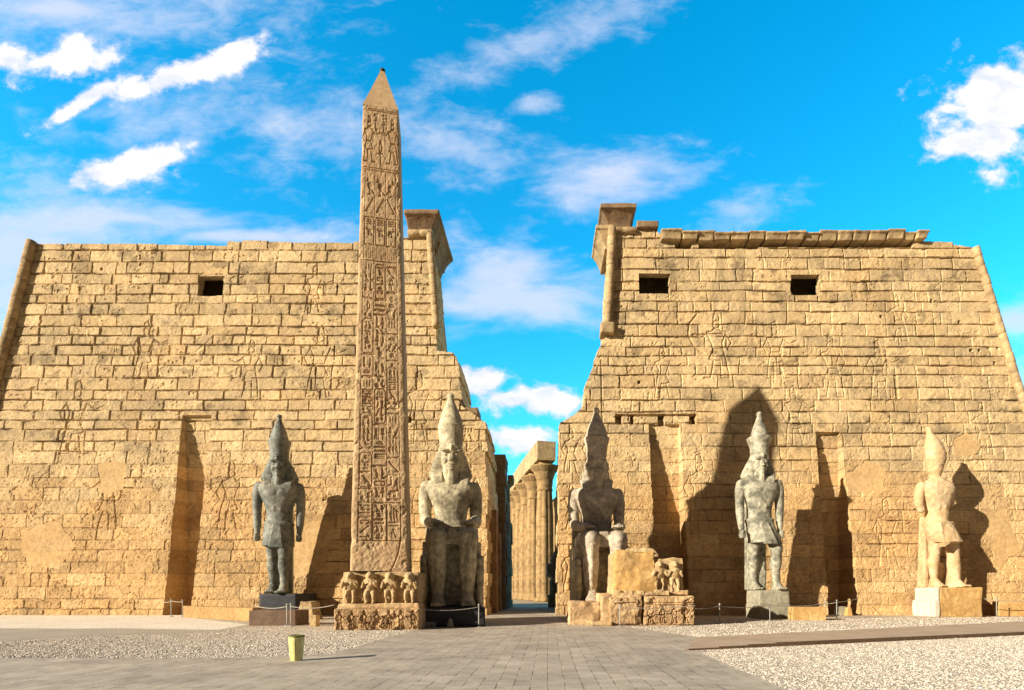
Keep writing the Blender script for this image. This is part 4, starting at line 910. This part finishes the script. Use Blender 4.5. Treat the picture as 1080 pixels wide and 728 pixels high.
# ------------------------------------------------------------------ carved faces
def relief_panel(name, w, h, carve, mat, parent, loc, seed=0, depth=.07, tilt=0):
    """carved front face of a block, built as real relief"""
    res = .022; X, Z = np.meshgrid(np.linspace(-w/2, w/2, int(w/res)+1), np.linspace(0, h, int(h/res)+1)); r = Ras(X, Z); carve(r)
    e = np.minimum(np.minimum(X+w/2, w/2-X), np.minimum(Z, h-Z)); D = r.A+.10*fbm2(X, Z, 1.8, seed, 5, .6)+.09*np.exp(-e/.05)+.10*sm(fbm2(X, Z, 1.3, seed+3, 5, .6), .12, .3)
    D = np.where(e < res*.5, .5, D); V = np.stack([X, D, Z], -1).reshape(-1, 3); idx = np.arange(len(V)).reshape(X.shape)
    Q = np.stack([idx[:-1, :-1], idx[:-1, 1:], idx[1:, 1:], idx[1:, :-1]], -1).reshape(-1, 4)
    return mesh_np(name, V, Q, mat, False, None, parent, loc)
def carve_ped(r):
    rnd = random.Random(3)
    for k in range(7): king(r, -1.5+.5*k, .05, .72, .07, .05, 1 if k < 3 else -1)
    r.seg((-1.8, .85), (1.8, .85), .05, .05)
relief_panel('carved_panel', 3.5, .9, carve_ped, M['ped'], PD, (0, -2.06, .02), 3)
# ------------------------------------------------------------------ broken pedestal of the lost obelisk
bp_ = tag(empty('broken_pedestal', (gx(640, 25.3), 25.3, 0)), 'broken granite pedestal right of the gateway, with a cut block and carved fragments on top', 'pedestal')
X0 = bp_.location.x
def lx(px, Z_): return gx(px, Z_)-X0
rock('lower_block', lx(634, 25.3), lx(678, 25.3), 0, 3.6, 0, 1.45, M['ped'], bp_, .2, 1.1, .05, .05, .05, 1)
rock('lower_block', lx(679, 25.3), lx(733, 25.3), .05, 3.6, 0, 1.42, M['ped'], bp_, .09, 1.2, .05, .03, .03, 2)
rock('side_block', lx(600, 25.6), lx(634, 25.6), .3, 2.6, 0, 1.1, M['ped'], bp_, .2, 1.1, .05, .06, .06, 3)
rock('foot_slab', lx(624, 24.9), lx(646, 24.9), -.35, .3, 0, .22, M['ped_light'], bp_, .05, 1.4, .04, seed=4)
rock('cut_block', lx(646.5, 26.2), lx(693, 26.2), .7, 3.0, 1.5, 3.6, M['ledge'], bp_, .2, .7, .05, .14, .08, 5)
rock('broken_top', lx(656, 26.4), lx(694, 26.4), .9, 2.6, 3.35, 3.74, M['ped_light'], bp_, .22, 1.1, .05, .25, .2, 16)
rock('broken_corner', lx(644, 26.4), lx(654, 26.4), 1.0, 2.8, 1.45, 3.5, M['ped_light'], bp_, .1, 1, .05, .05, .05, 6)
g = G(); g.box(lx(690, 26.2), lx(721, 26.2), 1.0, 1.7, 1.45, 3.25); g.box(lx(690, 26.2), lx(724, 26.2), .6, 1.7, 1.45, 1.65)
for px in (696, 712): baboon(g, lx(px, 26), .85, 1.6, 1.5)
g.build('baboon_fragment', M['ped_light'], bp_, remesh=.035, smooth_it=2, sub_noise=(.07, 2.2), seed=8)
def carve_b(r):
    for k in range(4): king(r, -.85+.55*k, .1, .8, .08, .05, 1)
    for z_ in (.95, 1.05): r.seg((-1.2, z_), (1.2, z_), .05, .06)
relief_panel('carved_panel', lx(733, 25.3)-lx(679, 25.3)-.02, 1.36, carve_b, M['ped'], bp_, ((lx(733, 25.3)+lx(679, 25.3))/2, -.07, .02), 8)
relief_panel('carved_panel', lx(677, 25.3)-lx(642, 25.3), 1.3, lambda r: r.seg((-.5, 1.0), (.5, 1.05), .06, .08), M['ped'], bp_, ((lx(677, 25.3)+lx(642, 25.3))/2, -.12, .04), 18)
rnd = random.Random(2)
for k in range(9):
    px = 650+k*6.3; w = rnd.uniform(.1, .2)
    rock('rubble', lx(px, 25.9)-w, lx(px, 25.9)+w, .35, .35+w*2, 1.42, 1.42+rnd.uniform(.12, .28), M['ped_light'], bp_, .05, 2, .03, seed=20+k)

# ------------------------------------------------------------------ ledges and loose blocks
def beam(name, p, q, w, h, mat, label, cat, tilt=0, group=None):
    p = Vector((*p, 0)); q = Vector((*q, 0)); d = q-p; L_ = d.length
    o = rock(name, -L_/2, L_/2, -w/2, w/2, 0, h, mat, None, .02, 1.5, .05, loc=((p.x+q.x)/2, (p.y+q.y)/2, 0)); o.rotation_euler = (0, 0, math.atan2(d.y, d.x)); return tag(o, label, cat, group)
beam('stone_ledge', (gx(195, 32.5), 32.8), (gx(269, 28.6), 28.9), .6, .72, M['ledge_dark'], 'long low yellow sandstone ledge between the tall slot and the dark standing statue', 'ledge')
beam('stone_ledge', (gx(834, 29.8), 29.9), (gx(869, 29.8), 29.8), .7, .74, M['ledge'], 'short yellow stone ledge right of the speckled standing statue', 'ledge')
beam('stone_ledge', (gx(1047, 34.6), 34.4), (gx(1120, 34.0), 33.8), .7, .95, M['ledge'], 'yellow stone ledge at the right edge, behind the rope beside the pale statue', 'ledge')
o = rock('brown_slab', gx(262, 25.2), gx(312, 25.2), 25.2, 26.6, 0, .72, M['brown'], None, .02, 1.5, .05); tag(o, 'low dark brown stone slab in front of the black plinth', 'slab')
o = rock('rough_boulder', gx(312, 30), gx(331, 30), 30, 31.2, 0, 1.05, M['side'], None, .2, .9, .05, .18, .1, 3); tag(o, 'rough brown stone between the black plinth and the obelisk pedestal', 'stone')
o = rock('small_block', gx(326, 24.6), gx(334, 24.6), 24.6, 25.0, 0, .52, M['ped_light'], None, .03, 1.5, .04, seed=3); tag(o, 'small upright yellow stone block by the rope post left of the obelisk pedestal', 'block')
o = rock('small_block', gx(446, 23.8), gx(458.5, 23.8), 23.8, 24.2, 0, .26, M['greyblock'], None, .02, 1.5, .03, seed=4); tag(o, 'small flat grey block on the ground before the dark plinth of the sunlit seated statue', 'block')
g = G(); g.box(-.14, .14, -.1, .1, 0, .24, .03, .02); g.ell((0, 0, .32), (.09, .09, .12)); o = g.build('marker_stone', M['greyblock'], None, loc=(gx(475, 23.7), 23.7, 0), remesh=.02, smooth_it=2, sub_noise=(.01, 4)); tag(o, 'small pale rounded marker stone before the dark plinth of the sunlit seated statue', 'stone')
o = rock('small_block', gx(893, 34.6), gx(900, 34.6), 34.6, 35, 0, .55, M['ledge'], None, .04, 1.5, .04, .08, .05, seed=14); tag(o, 'small leaning stone block at the foot of the right tower slot', 'block')
o = rock('low_stone', gx(884, 35), gx(893, 35), 35, 35.5, 0, .6, M['greyblock'], None, .04, 1.5, .04, seed=15); tag(o, 'grey stone lying in the slot of the right tower', 'stone')
# distant small seated figure inside the gate
g = G(); g.box(-.9, .9, -.2, 2, 0, 1.2); g.box(-.75, .75, .2, 1.8, 1.2, 2.6); g.loft([(0, .4, 2.4, .6, .45), (0, .4, 3.4, .75, .5), (0, .4, 4.1, .8, .45), (0, .45, 4.3, .3, .3)], 18)
for sx in (-1, 1):
    g.limb([(sx*.35, .4, 2.5), (sx*.36, -.7, 2.5), (sx*.36, -.65, 1.3)], [.33, .3, .22], 10); g.limb([(sx*.8, .4, 4), (sx*.85, .3, 3.1), (sx*.45, -.4, 2.85)], [.22, .2, .14], 10)
head(g, 4.45, .62, False, .3)
st = tag(empty('seated_statue', (gx(588, 50), 50.5, 0)), 'small seated statue in deep shade inside the gateway, near the far columns', 'statue')
g.build('figure', M['mid_granite'], st, remesh=.05, smooth_it=2); g = G(); nemes(g, 4.45, .62, .3); g.build('headdress', M['mid_granite'], st, remesh=.05, smooth_it=1)

# ------------------------------------------------------------------ rope barriers
M['post'] = plain('galvanised post', (.38, .37, .34), .6, .2); M['rope'] = plain('pale rope', (.36, .32, .25), .8)
def post(px, Z_, h, label):
    r = tag(empty('barrier_post', (gx(px, Z_), Z_, 0)), label, 'post', 'rope barrier posts')
    g = G(); g.limb([(0, 0, .03), (0, 0, h)], [.022, .022], 10); g.build('pole', M['post'], r, smooth=True)
    g = G(); lathe(g, (0, 0, 0), [(.15, 0), (.15, .02), (.05, .05)], 14); g.build('foot', M['post'], r)
    g = G(); g.ell((0, 0, h+.03), (.045, .045, .05), nu=10, nv=6); g.build('cap', M['post'], r, smooth=True)
    return (gx(px, Z_), Z_, h*.93)
def rope(a_, b2, label, sag=.12):
    g = G(); n = 10; pts = [(a_[0]+(b2[0]-a_[0])*t, a_[1]+(b2[1]-a_[1])*t, a_[2]+(b2[2]-a_[2])*t-sag*4*t*(1-t)) for t in [i/n for i in range(n+1)]]
    g.limb(pts, [.02]*(n+1), 6); tag(g.build('barrier_rope', M['rope'], smooth=True), label, 'rope', 'barrier ropes')
p1 = post(180.5, 33.2, 1.08, 'thin rope post at the left foot of the tall slot in the left tower')
p2 = post(192.5, 32.6, 1.02, 'thin rope post at the right foot of the tall slot, by the yellow ledge')
rope((gx(171, 34.9), 34.9, 1.0), p1, 'short rope from the wall to the post at the left slot'); rope(p1, p2, 'short rope between the two posts at the left slot', .03)
p3 = post(302.5, 25.0, .98, 'left one of a close pair of posts before the brown slab'); p4 = post(306.5, 24.7, 1.0, 'right one of a close pair of posts before the brown slab')
rope((gx(268, 27.3), 27.3, .9), p3, 'rope running over the brown slab to the pair of posts'); rope(p4, (gx(352, 24.4), 24.4, 1.0), 'rope from the pair of posts to the obelisk pedestal')
p5 = post(505, 24.2, .98, 'thin rope post at the right corner of the dark plinth by the gateway'); rope((gx(445.5, 23.2), 23.2, .85), p5, 'rope strung across the dark plinth of the sunlit seated statue', .1)
p6 = post(653.5, 24.6, .95, 'thin post standing before the broken pedestal'); p7 = post(759, 26.6, .95, 'leaning rope post just right of the broken pedestal')
rope(p6, (gx(733.5, 25.2), 25.2, .95), 'rope across the front of the broken pedestal', .08); rope((gx(734, 25.3), 25.3, .8), p7, 'rope from the broken pedestal to the leaning post', .05)
p8 = post(812, 29.0, .95, 'thin rope post before the plinth of the speckled standing statue'); rope(p7, p8, 'rope from the leaning post to the plinth of the speckled statue'); 
p9 = post(870.5, 30.6, .98, 'rope post at the right end of the short yellow ledge'); p10 = post(882.5, 30.6, 1.05, 'rope post standing in front of the slot of the right tower')
rope(p8, p9, 'rope above the short yellow ledge'); rope(p9, p10, 'short rope between the two posts by the right slot', .04); rope(p10, (gx(906, 34.8), 34.8, 1.15), 'rope from the slot post to the wall of the right tower', .05)
p11 = post(1051, 33.0, 1.15, 'rope post beside the yellow ledge at the right edge'); rope((gx(1037.5, 33.2), 33.2, 1.15), p11, 'short rope from the pale statue plinth to its post', .05); rope(p11, (gx(1110, 33), 33, 1.1), 'rope running out of the picture above the ledge at the right edge')

# ------------------------------------------------------------------ litter bin
M['bin'] = plain('yellow plastic', (.62, .56, .22), .5); M['bin_in'] = plain('dark green plastic', (.16, .15, .04), .6)
bn = tag(empty('litter_bin', (gx(312.5, 12.75), 12.75, 0)), 'small pale yellow tapered litter bin on the edge of the gravel', 'litter bin')
g = G(); K = 16
for seg in ((-1, 0), (0, 1)):
    pass
lathe(g, (0, 0, 0), [(.125, 0), (.13, .02), (.172, .56), (.172, .58), (.16, .58), (.12, .04)], 24)
for k in range(8):
    a_ = k*math.pi/4+.2; g.limb([(.132*math.cos(a_), .132*math.sin(a_), .03), (.172*math.cos(a_), .172*math.sin(a_), .55)], [.008, .008], 6)
g.build('body', M['bin'], bn, smooth=True)
g = G(); lathe(g, (0, 0, 0), [(.175, .575), (.19, .58), (.19, .615), (.16, .62), (.155, .57)], 24); g.build('rim', M['bin_in'], bn, smooth=True)

# ------------------------------------------------------------------ ground
def sheet(name, pts, z, mat, kind='structure', label=None):
    me = bpy.data.meshes.new(name); me.from_pydata([(x, y, z) for x, y in pts], [], [tuple(range(len(pts)))]); me.update(); me.materials.append(mat)
    o = bpy.data.objects.new(name, me); C.objects.link(o); o['kind'] = kind; return o
def gp(px, py):
    Z_ = EYE*F/(py-HY); return (gx(px, Z_), Z_)
def ground_mat(name, base, alt, s1, s2, bump, vor=None, dist=.02, lo=.45):
    m = bpy.data.materials.new(name); m.use_nodes = True; nt = m.node_tree; N = nt.nodes; L = nt.links; b = N['Principled BSDF']; b.inputs['Roughness'].default_value = .95; b.inputs['Specular IOR Level'].default_value = .15
    tc = N.new('ShaderNodeTexCoord'); n = N.new('ShaderNodeTexNoise'); n.inputs['Scale'].default_value = s1; n.inputs['Detail'].default_value = 8; L.new(tc.outputs['Object'], n.inputs[0])
    r = N.new('ShaderNodeMapRange'); r.inputs[1].default_value = .35; r.inputs[2].default_value = .65; L.new(n.outputs['Fac'], r.inputs[0])
    mx = N.new('ShaderNodeMixRGB'); mx.inputs[1].default_value = (*base, 1); mx.inputs[2].default_value = (*alt, 1); L.new(r.outputs[0], mx.inputs[0]); col = mx.outputs[0]
    bp = N.new('ShaderNodeBump'); bp.inputs['Strength'].default_value = bump; bp.inputs['Distance'].default_value = dist
    if vor:
        v = N.new('ShaderNodeTexVoronoi'); v.inputs['Scale'].default_value = vor; L.new(tc.outputs['Object'], v.inputs['Vector'])
        sx = N.new('ShaderNodeSeparateXYZ'); L.new(v.outputs['Color'], sx.inputs[0]); r2 = N.new('ShaderNodeMapRange'); L.new(sx.outputs[0], r2.inputs[0]); r2.inputs[3].default_value = lo; r2.inputs[4].default_value = 1.35
        sc = N.new('ShaderNodeVectorMath'); sc.operation = 'SCALE'; L.new(col, sc.inputs[0]); L.new(r2.outputs[0], sc.inputs['Scale']); col = sc.outputs[0]
        iv = N.new('ShaderNodeMath'); iv.operation = 'SUBTRACT'; iv.inputs[0].default_value = 1; L.new(v.outputs['Distance'], iv.inputs[1]); L.new(iv.outputs[0], bp.inputs['Height'])
    else:
        n2 = N.new('ShaderNodeTexNoise'); n2.inputs['Scale'].default_value = s2; n2.inputs['Detail'].default_value = 6; L.new(tc.outputs['Object'], n2.inputs[0]); L.new(n2.outputs['Fac'], bp.inputs['Height'])
    L.new(col, b.inputs['Base Color']); L.new(bp.outputs[0], b.inputs['Normal']); return m
def paving_mat():
    m = bpy.data.materials.new('stone pavers'); m.use_nodes = True; nt = m.node_tree; N = nt.nodes; L = nt.links; b = N['Principled BSDF']; b.inputs['Roughness'].default_value = .8; b.inputs['Specular IOR Level'].default_value = .3
    tc = N.new('ShaderNodeTexCoord'); mp = N.new('ShaderNodeMapping'); mp.inputs['Rotation'].default_value = (0, 0, R(90)); L.new(tc.outputs['Object'], mp.inputs[0])
    dn = N.new('ShaderNodeTexNoise'); dn.inputs['Scale'].default_value = .7; L.new(tc.outputs['Object'], dn.inputs[0])
    md = N.new('ShaderNodeMixRGB'); md.blend_type = 'LINEAR_LIGHT'; md.inputs[0].default_value = .05; L.new(mp.outputs[0], md.inputs[1]); L.new(dn.outputs['Color'], md.inputs[2])
    br = N.new('ShaderNodeTexBrick'); L.new(md.outputs[0], br.inputs[0]); br.inputs['Scale'].default_value = 1; br.inputs['Brick Width'].default_value = .46; br.inputs['Row Height'].default_value = .30
    br.inputs['Mortar Size'].default_value = .012; br.inputs['Mortar Smooth'].default_value = .4; br.inputs['Bias'].default_value = 0
    br.inputs['Color1'].default_value = (.38, .32, .25, 1); br.inputs['Color2'].default_value = (.47, .40, .315, 1); br.inputs['Mortar'].default_value = (.21, .165, .115, 1)
    # joints partly filled with blown sand
    js = N.new('ShaderNodeTexNoise'); js.inputs['Scale'].default_value = 2.2; js.inputs['Detail'].default_value = 6; L.new(tc.outputs['Object'], js.inputs[0])
    jr = N.new('ShaderNodeMapRange'); jr.inputs[1].default_value = .40; jr.inputs[2].default_value = .6; L.new(js.outputs['Fac'], jr.inputs[0])
    mc = N.new('ShaderNodeMixRGB'); mc.inputs[1].default_value = (.12, .09, .065, 1); mc.inputs[2].default_value = (.44, .36, .26, 1); L.new(jr.outputs[0], mc.inputs[0]); L.new(mc.outputs[0], br.inputs['Mortar'])
    n = N.new('ShaderNodeTexNoise'); n.inputs['Scale'].default_value = .55; n.inputs['Detail'].default_value = 9; n.inputs['Roughness'].default_value = .65; L.new(tc.outputs['Object'], n.inputs[0])
    r = N.new('ShaderNodeMapRange'); r.inputs[1].default_value = .3; r.inputs[2].default_value = .7; r.inputs[3].default_value = .7; r.inputs[4].default_value = 1.25; L.new(n.outputs['Fac'], r.inputs[0])
    sc = N.new('ShaderNodeVectorMath'); sc.operation = 'SCALE'; L.new(br.outputs['Color'], sc.inputs[0]); L.new(r.outputs[0], sc.inputs['Scale'])
    n3 = N.new('ShaderNodeTexNoise'); n3.inputs['Scale'].default_value = 25; n3.inputs['Detail'].default_value = 5; L.new(tc.outputs['Object'], n3.inputs[0])
    r3 = N.new('ShaderNodeMapRange'); r3.inputs[1].default_value = .3; r3.inputs[2].default_value = .7; r3.inputs[3].default_value = .85; r3.inputs[4].default_value = 1.12; L.new(n3.outputs['Fac'], r3.inputs[0])
    sc2 = N.new('ShaderNodeVectorMath'); sc2.operation = 'SCALE'; L.new(sc.outputs[0], sc2.inputs[0]); L.new(r3.outputs[0], sc2.inputs['Scale']); 
    sn = N.new('ShaderNodeTexNoise'); sn.inputs['Scale'].default_value = .32; sn.inputs['Detail'].default_value = 10; sn.inputs['Roughness'].default_value = .7; L.new(tc.outputs['Object'], sn.inputs[0])
    sr = N.new('ShaderNodeMapRange'); sr.inputs[1].default_value = .48; sr.inputs[2].default_value = .70; sr.inputs[4].default_value = .7; L.new(sn.outputs['Fac'], sr.inputs[0])
    sm_ = N.new('ShaderNodeMixRGB'); sm_.inputs[2].default_value = (.50, .42, .31, 1); L.new(sr.outputs[0], sm_.inputs[0]); L.new(sc2.outputs[0], sm_.inputs[1]); L.new(sm_.outputs[0], b.inputs['Base Color'])
    h = N.new('ShaderNodeMath'); h.operation = 'MULTIPLY_ADD'; L.new(br.outputs['Fac'], h.inputs[0]); h.inputs[1].default_value = -1; L.new(n3.outputs['Fac'], h.inputs[2])
    bp = N.new('ShaderNodeBump'); bp.inputs['Strength'].default_value = .5; bp.inputs['Distance'].default_value = .012; L.new(h.outputs[0], bp.inputs['Height']); L.new(bp.outputs[0], b.inputs['Normal'])
    return m
M['sand'] = ground_mat('packed sand', (.42, .33, .21), (.34, .27, .18), .4, 20, .5)
M['gravel'] = ground_mat('loose gravel', (.60, .51, .39), (.50, .42, .32), .5, 20, .8, vor=26, dist=.03)
M['white_gravel'] = ground_mat('pale gravel', (.78, .70, .58), (.70, .62, .50), .5, 20, .9, vor=26, dist=.025, lo=.75)
M['path'] = ground_mat('worn path', (.42, .36, .29), (.36, .31, .25), .8, 30, .4)
M['rampm'] = ground_mat('sandy stone walk', (.48, .36, .25), (.40, .30, .21), .8, 30, .5)
M['paving'] = paving_mat(); M['kerbm'] = stone('kerb stone', (.16, .10, .06), (.8, 1.2), .4, .4)
tag(sheet('ground', [(-1500, -600), (1500, -600), (1500, 3000), (-1500, 3000)], 0, M['sand']))
eL = gp(0, 697)[1]; eR = gp(350, 690.5)
plaza = [(-60, 3), (-60, 12.9), (gx(250, 13.2), 13.2), eR, gp(435, 665.5), gp(448, 661.5), (gx(513, 34), 34), (-4.0, 60), (1.2, 60), (gx(588, 34), 34), (gx(600, 24.6), 24.4), gp(655, 661), gp(735, 673), gp(722, 686.5), gp(738, 689), gp(832, 729), gp(950, 790), (4.6, 3)]
sheet('paving', plaza, .012, M['paving'])
sheet('gravel_bed', [(-60, 12.9), (gx(250, 13.2), 13.2), eR, gp(435, 665.5), gp(448, 661.5), (gx(513, 34), 34.2), (-4.2, 35.4), (-60, 35.4)], .004, M['gravel'])
sheet('gravel_bed', [(gx(600, 24.6), 24.4), gp(655, 661), gp(735, 673), gp(722, 686.5), gp(738, 689), gp(832, 729), gp(950, 790), (60, 5), (60, 35.4), (gx(590, 35), 35.4)], .004, M['gravel'])
sheet('gravel_strip', [(-60, 23.0), (gx(0, 22.8), 22.8), gp(120, 663), gp(230, 664.5), gp(262, 659), (gx(200, 31), 31.5), (gx(190, 34.5), 35.3), (-60, 35.3)], .008, M['white_gravel'])
sheet('worn_path', [(-60, 22.9), gp(0, 663), gp(120, 663.8), gp(228, 665.5), gp(190, 668), gp(80, 671), gp(0, 677), (-60, 17.2)], .009, M['path'])
# raised walk on the right
u0, u1 = gp(735, 673), gp(1082, 656.8); l0, l1 = gp(722, 686.3), gp(1082, 669.8)
ext = lambda a_, b2, k: (a_[0]+(b2[0]-a_[0])*k, a_[1]+(b2[1]-a_[1])*k)
g = G(); hgt = .11; quad = [l0, ext(l0, l1, 1.8), ext(u0, u1, 1.8), u0]
V = [(x, y, .0) for x, y in quad]+[(x, y, hgt) for x, y in quad]; V[4] = (*l0, .03); V[7] = (*u0, .03)
g.add(V, [(4, 5, 6, 7), (0, 1, 5, 4), (1, 2, 6, 5), (2, 3, 7, 6), (3, 0, 4, 7)]); o = g.build('raised_walk', M['rampm']); o['kind'] = 'structure'
# kerb along its near edge
d = Vector((l1[0]-l0[0], l1[1]-l0[1])).normalized(); nn = Vector((d.y, -d.x)); g = G()
for k in range(26):
    a_ = Vector(l0)+d*(k*1.02+.1); b2 = a_+d*1.0; t = min(1, k/3); hz = .05+.075*t
    q = [a_, b2, b2+nn*.05, a_+nn*.05]; V = [(p.x, p.y, 0) for p in q]+[(p.x, p.y, hz) for p in q]; g.add(V, [(3, 2, 1, 0), (4, 5, 6, 7), (0, 1, 5, 4), (1, 2, 6, 5), (2, 3, 7, 6), (3, 0, 4, 7)])
o = g.build('kerb', M['kerbm']); o['kind'] = 'structure'

# loose stones lying on the gravel beds
def pebbles(name, region, n, smin, smax, seed, cols, excl=None, near=13):
    rs = np.random.RandomState(seed); X = []; 
    xs = [p[0] for p in region]; ys = [p[1] for p in region]
    cnt = 0; PX = []; PY = []
    while cnt < n:
        x = rs.uniform(max(min(xs), -36), min(max(xs), 34), n*3); y = min(ys)+(min(max(ys), 36)-min(ys))*rs.rand(n*3)**1.5
        m_ = inpoly(x, y, region) & (x > (-60-VX)*y/F) & (x < (1140-VX)*y/F)
        if excl is not None:
            for e in excl: m_ &= ~inpoly(x, y, e)
        PX.append(x[m_]); PY.append(y[m_]); cnt += m_.sum()
    x = np.concatenate(PX)[:n]; y = np.concatenate(PY)[:n]
    s = rs.uniform(smin, smax, n)*(1+.6*(rs.rand(n) > .92)); a_ = rs.uniform(0, 6.28, n)
    O = np.array([(1, 0, 0), (.3, .9, .1), (-.8, .5, 0), (-.6, -.7, .1), (.5, -.8, 0), (.2, .1, 1.0), (-.4, -.1, .8), (0, 0, -.6)], np.float32)
    T = np.array([(0, 1, 5), (1, 2, 5), (2, 6, 5), (2, 3, 6), (3, 4, 6), (4, 5, 6), (4, 0, 5), (1, 0, 7), (2, 1, 7), (3, 2, 7), (4, 3, 7), (0, 4, 7)])
    P = O[None]*(1+.35*(rs.rand(n, 8, 3)-.5)); P = P*s[:, None, None]*np.array([1, rs.uniform(.7, .9), .6])
    ca, sa = np.cos(a_)[:, None], np.sin(a_)[:, None]
    V = np.stack([P[..., 0]*ca-P[..., 1]*sa+x[:, None], P[..., 0]*sa+P[..., 1]*ca+y[:, None], P[..., 2]+s[:, None]*.22], -1).reshape(-1, 3)
    Q = (T[None]+8*np.arange(n)[:, None, None]).reshape(-1, 3)
    m = bpy.data.materials.new(name); m.use_nodes = True; N = m.node_tree.nodes; L = m.node_tree.links; b = N['Principled BSDF']; b.inputs['Roughness'].default_value = .9
    gi = N.new('ShaderNodeNewGeometry'); cr = N.new('ShaderNodeValToRGB'); L.new(gi.outputs['Random Per Island'], cr.inputs[0]); cr.color_ramp.interpolation = 'CONSTANT'
    el = cr.color_ramp.elements; el[0].color = (*cols[0], 1); el[1].position = 1/len(cols); el[1].color = (*cols[1], 1)
    for k in range(2, len(cols)): e = el.new(k/len(cols)); e.color = (*cols[k], 1)
    L.new(cr.outputs[0], b.inputs['Base Color'])
    o = mesh_np(name, V, Q, m); tag(o, kind='stuff'); return o
PC = [(.68, .60, .49), (.54, .46, .36), (.26, .22, .18), (.60, .51, .39), (.78, .71, .60), (.42, .36, .29)]
regL = [(-40, 12.95), (gx(250, 13.25), 13.25), eR, gp(433, 665.7), gp(446, 662), (gx(350, 22), 23), gp(262, 664), gp(228, 666.5), gp(190, 669), gp(80, 672), gp(0, 678), (-40, 17.0)]
o = pebbles('gravel', regL, 38000, .010, .027, 3, PC); tag(o, 'grey and cream gravel between the paving and the left tower', 'gravel')
regR = [ext(gp(724, 688.5), gp(738, 689.5), 1), gp(834, 729), gp(952, 790), (30, 6), (30, 16), ext(l0, l1, 1.4), ext(l0, l1, .05)]
regR = [(p[0]+.0, p[1]-.16) for p in regR]
o = pebbles('gravel', regR, 42000, .008, .023, 4, PC); tag(o, 'cream gravel in front of the raised walk on the right', 'gravel')
regB = [gp(660, 661.2), gp(737, 672.5), ext(u0, u1, 1.3), (33, 33.5), (gx(980, 32.5), 32.5), (gx(790, 30), 30.5), (gx(736, 26), 26), (gx(734, 25), 25)]
o = pebbles('gravel', regB, 12000, .014, .032, 5, PC); tag(o, 'pale gravel strip between the raised walk and the right tower', 'gravel')

# stray stones kicked out of the beds onto the paving
stray = [(-34, 12.2), (gx(250, 12.4), 12.5), (eR[0]+.3, eR[1]-.8), (gp(435, 665.5)[0]+.9, gp(435, 665.5)[1]-.5), gp(435, 665.5), eR, (gx(250, 13.2), 13.2), (-34, 12.9)]
o = pebbles('gravel', stray, 420, .010, .022, 9, PC); tag(o, 'stray gravel stones scattered on the paving by the left bed', 'gravel')
stray = [(gp(735, 690)[0]-.5, gp(735, 690)[1]), gp(738, 689), gp(832, 729), gp(900, 760), (gp(900, 760)[0]-.7, gp(900, 760)[1])]
o = pebbles('gravel', stray, 160, .008, .018, 10, PC); tag(o, 'stray gravel stones scattered on the paving by the right bed', 'gravel')
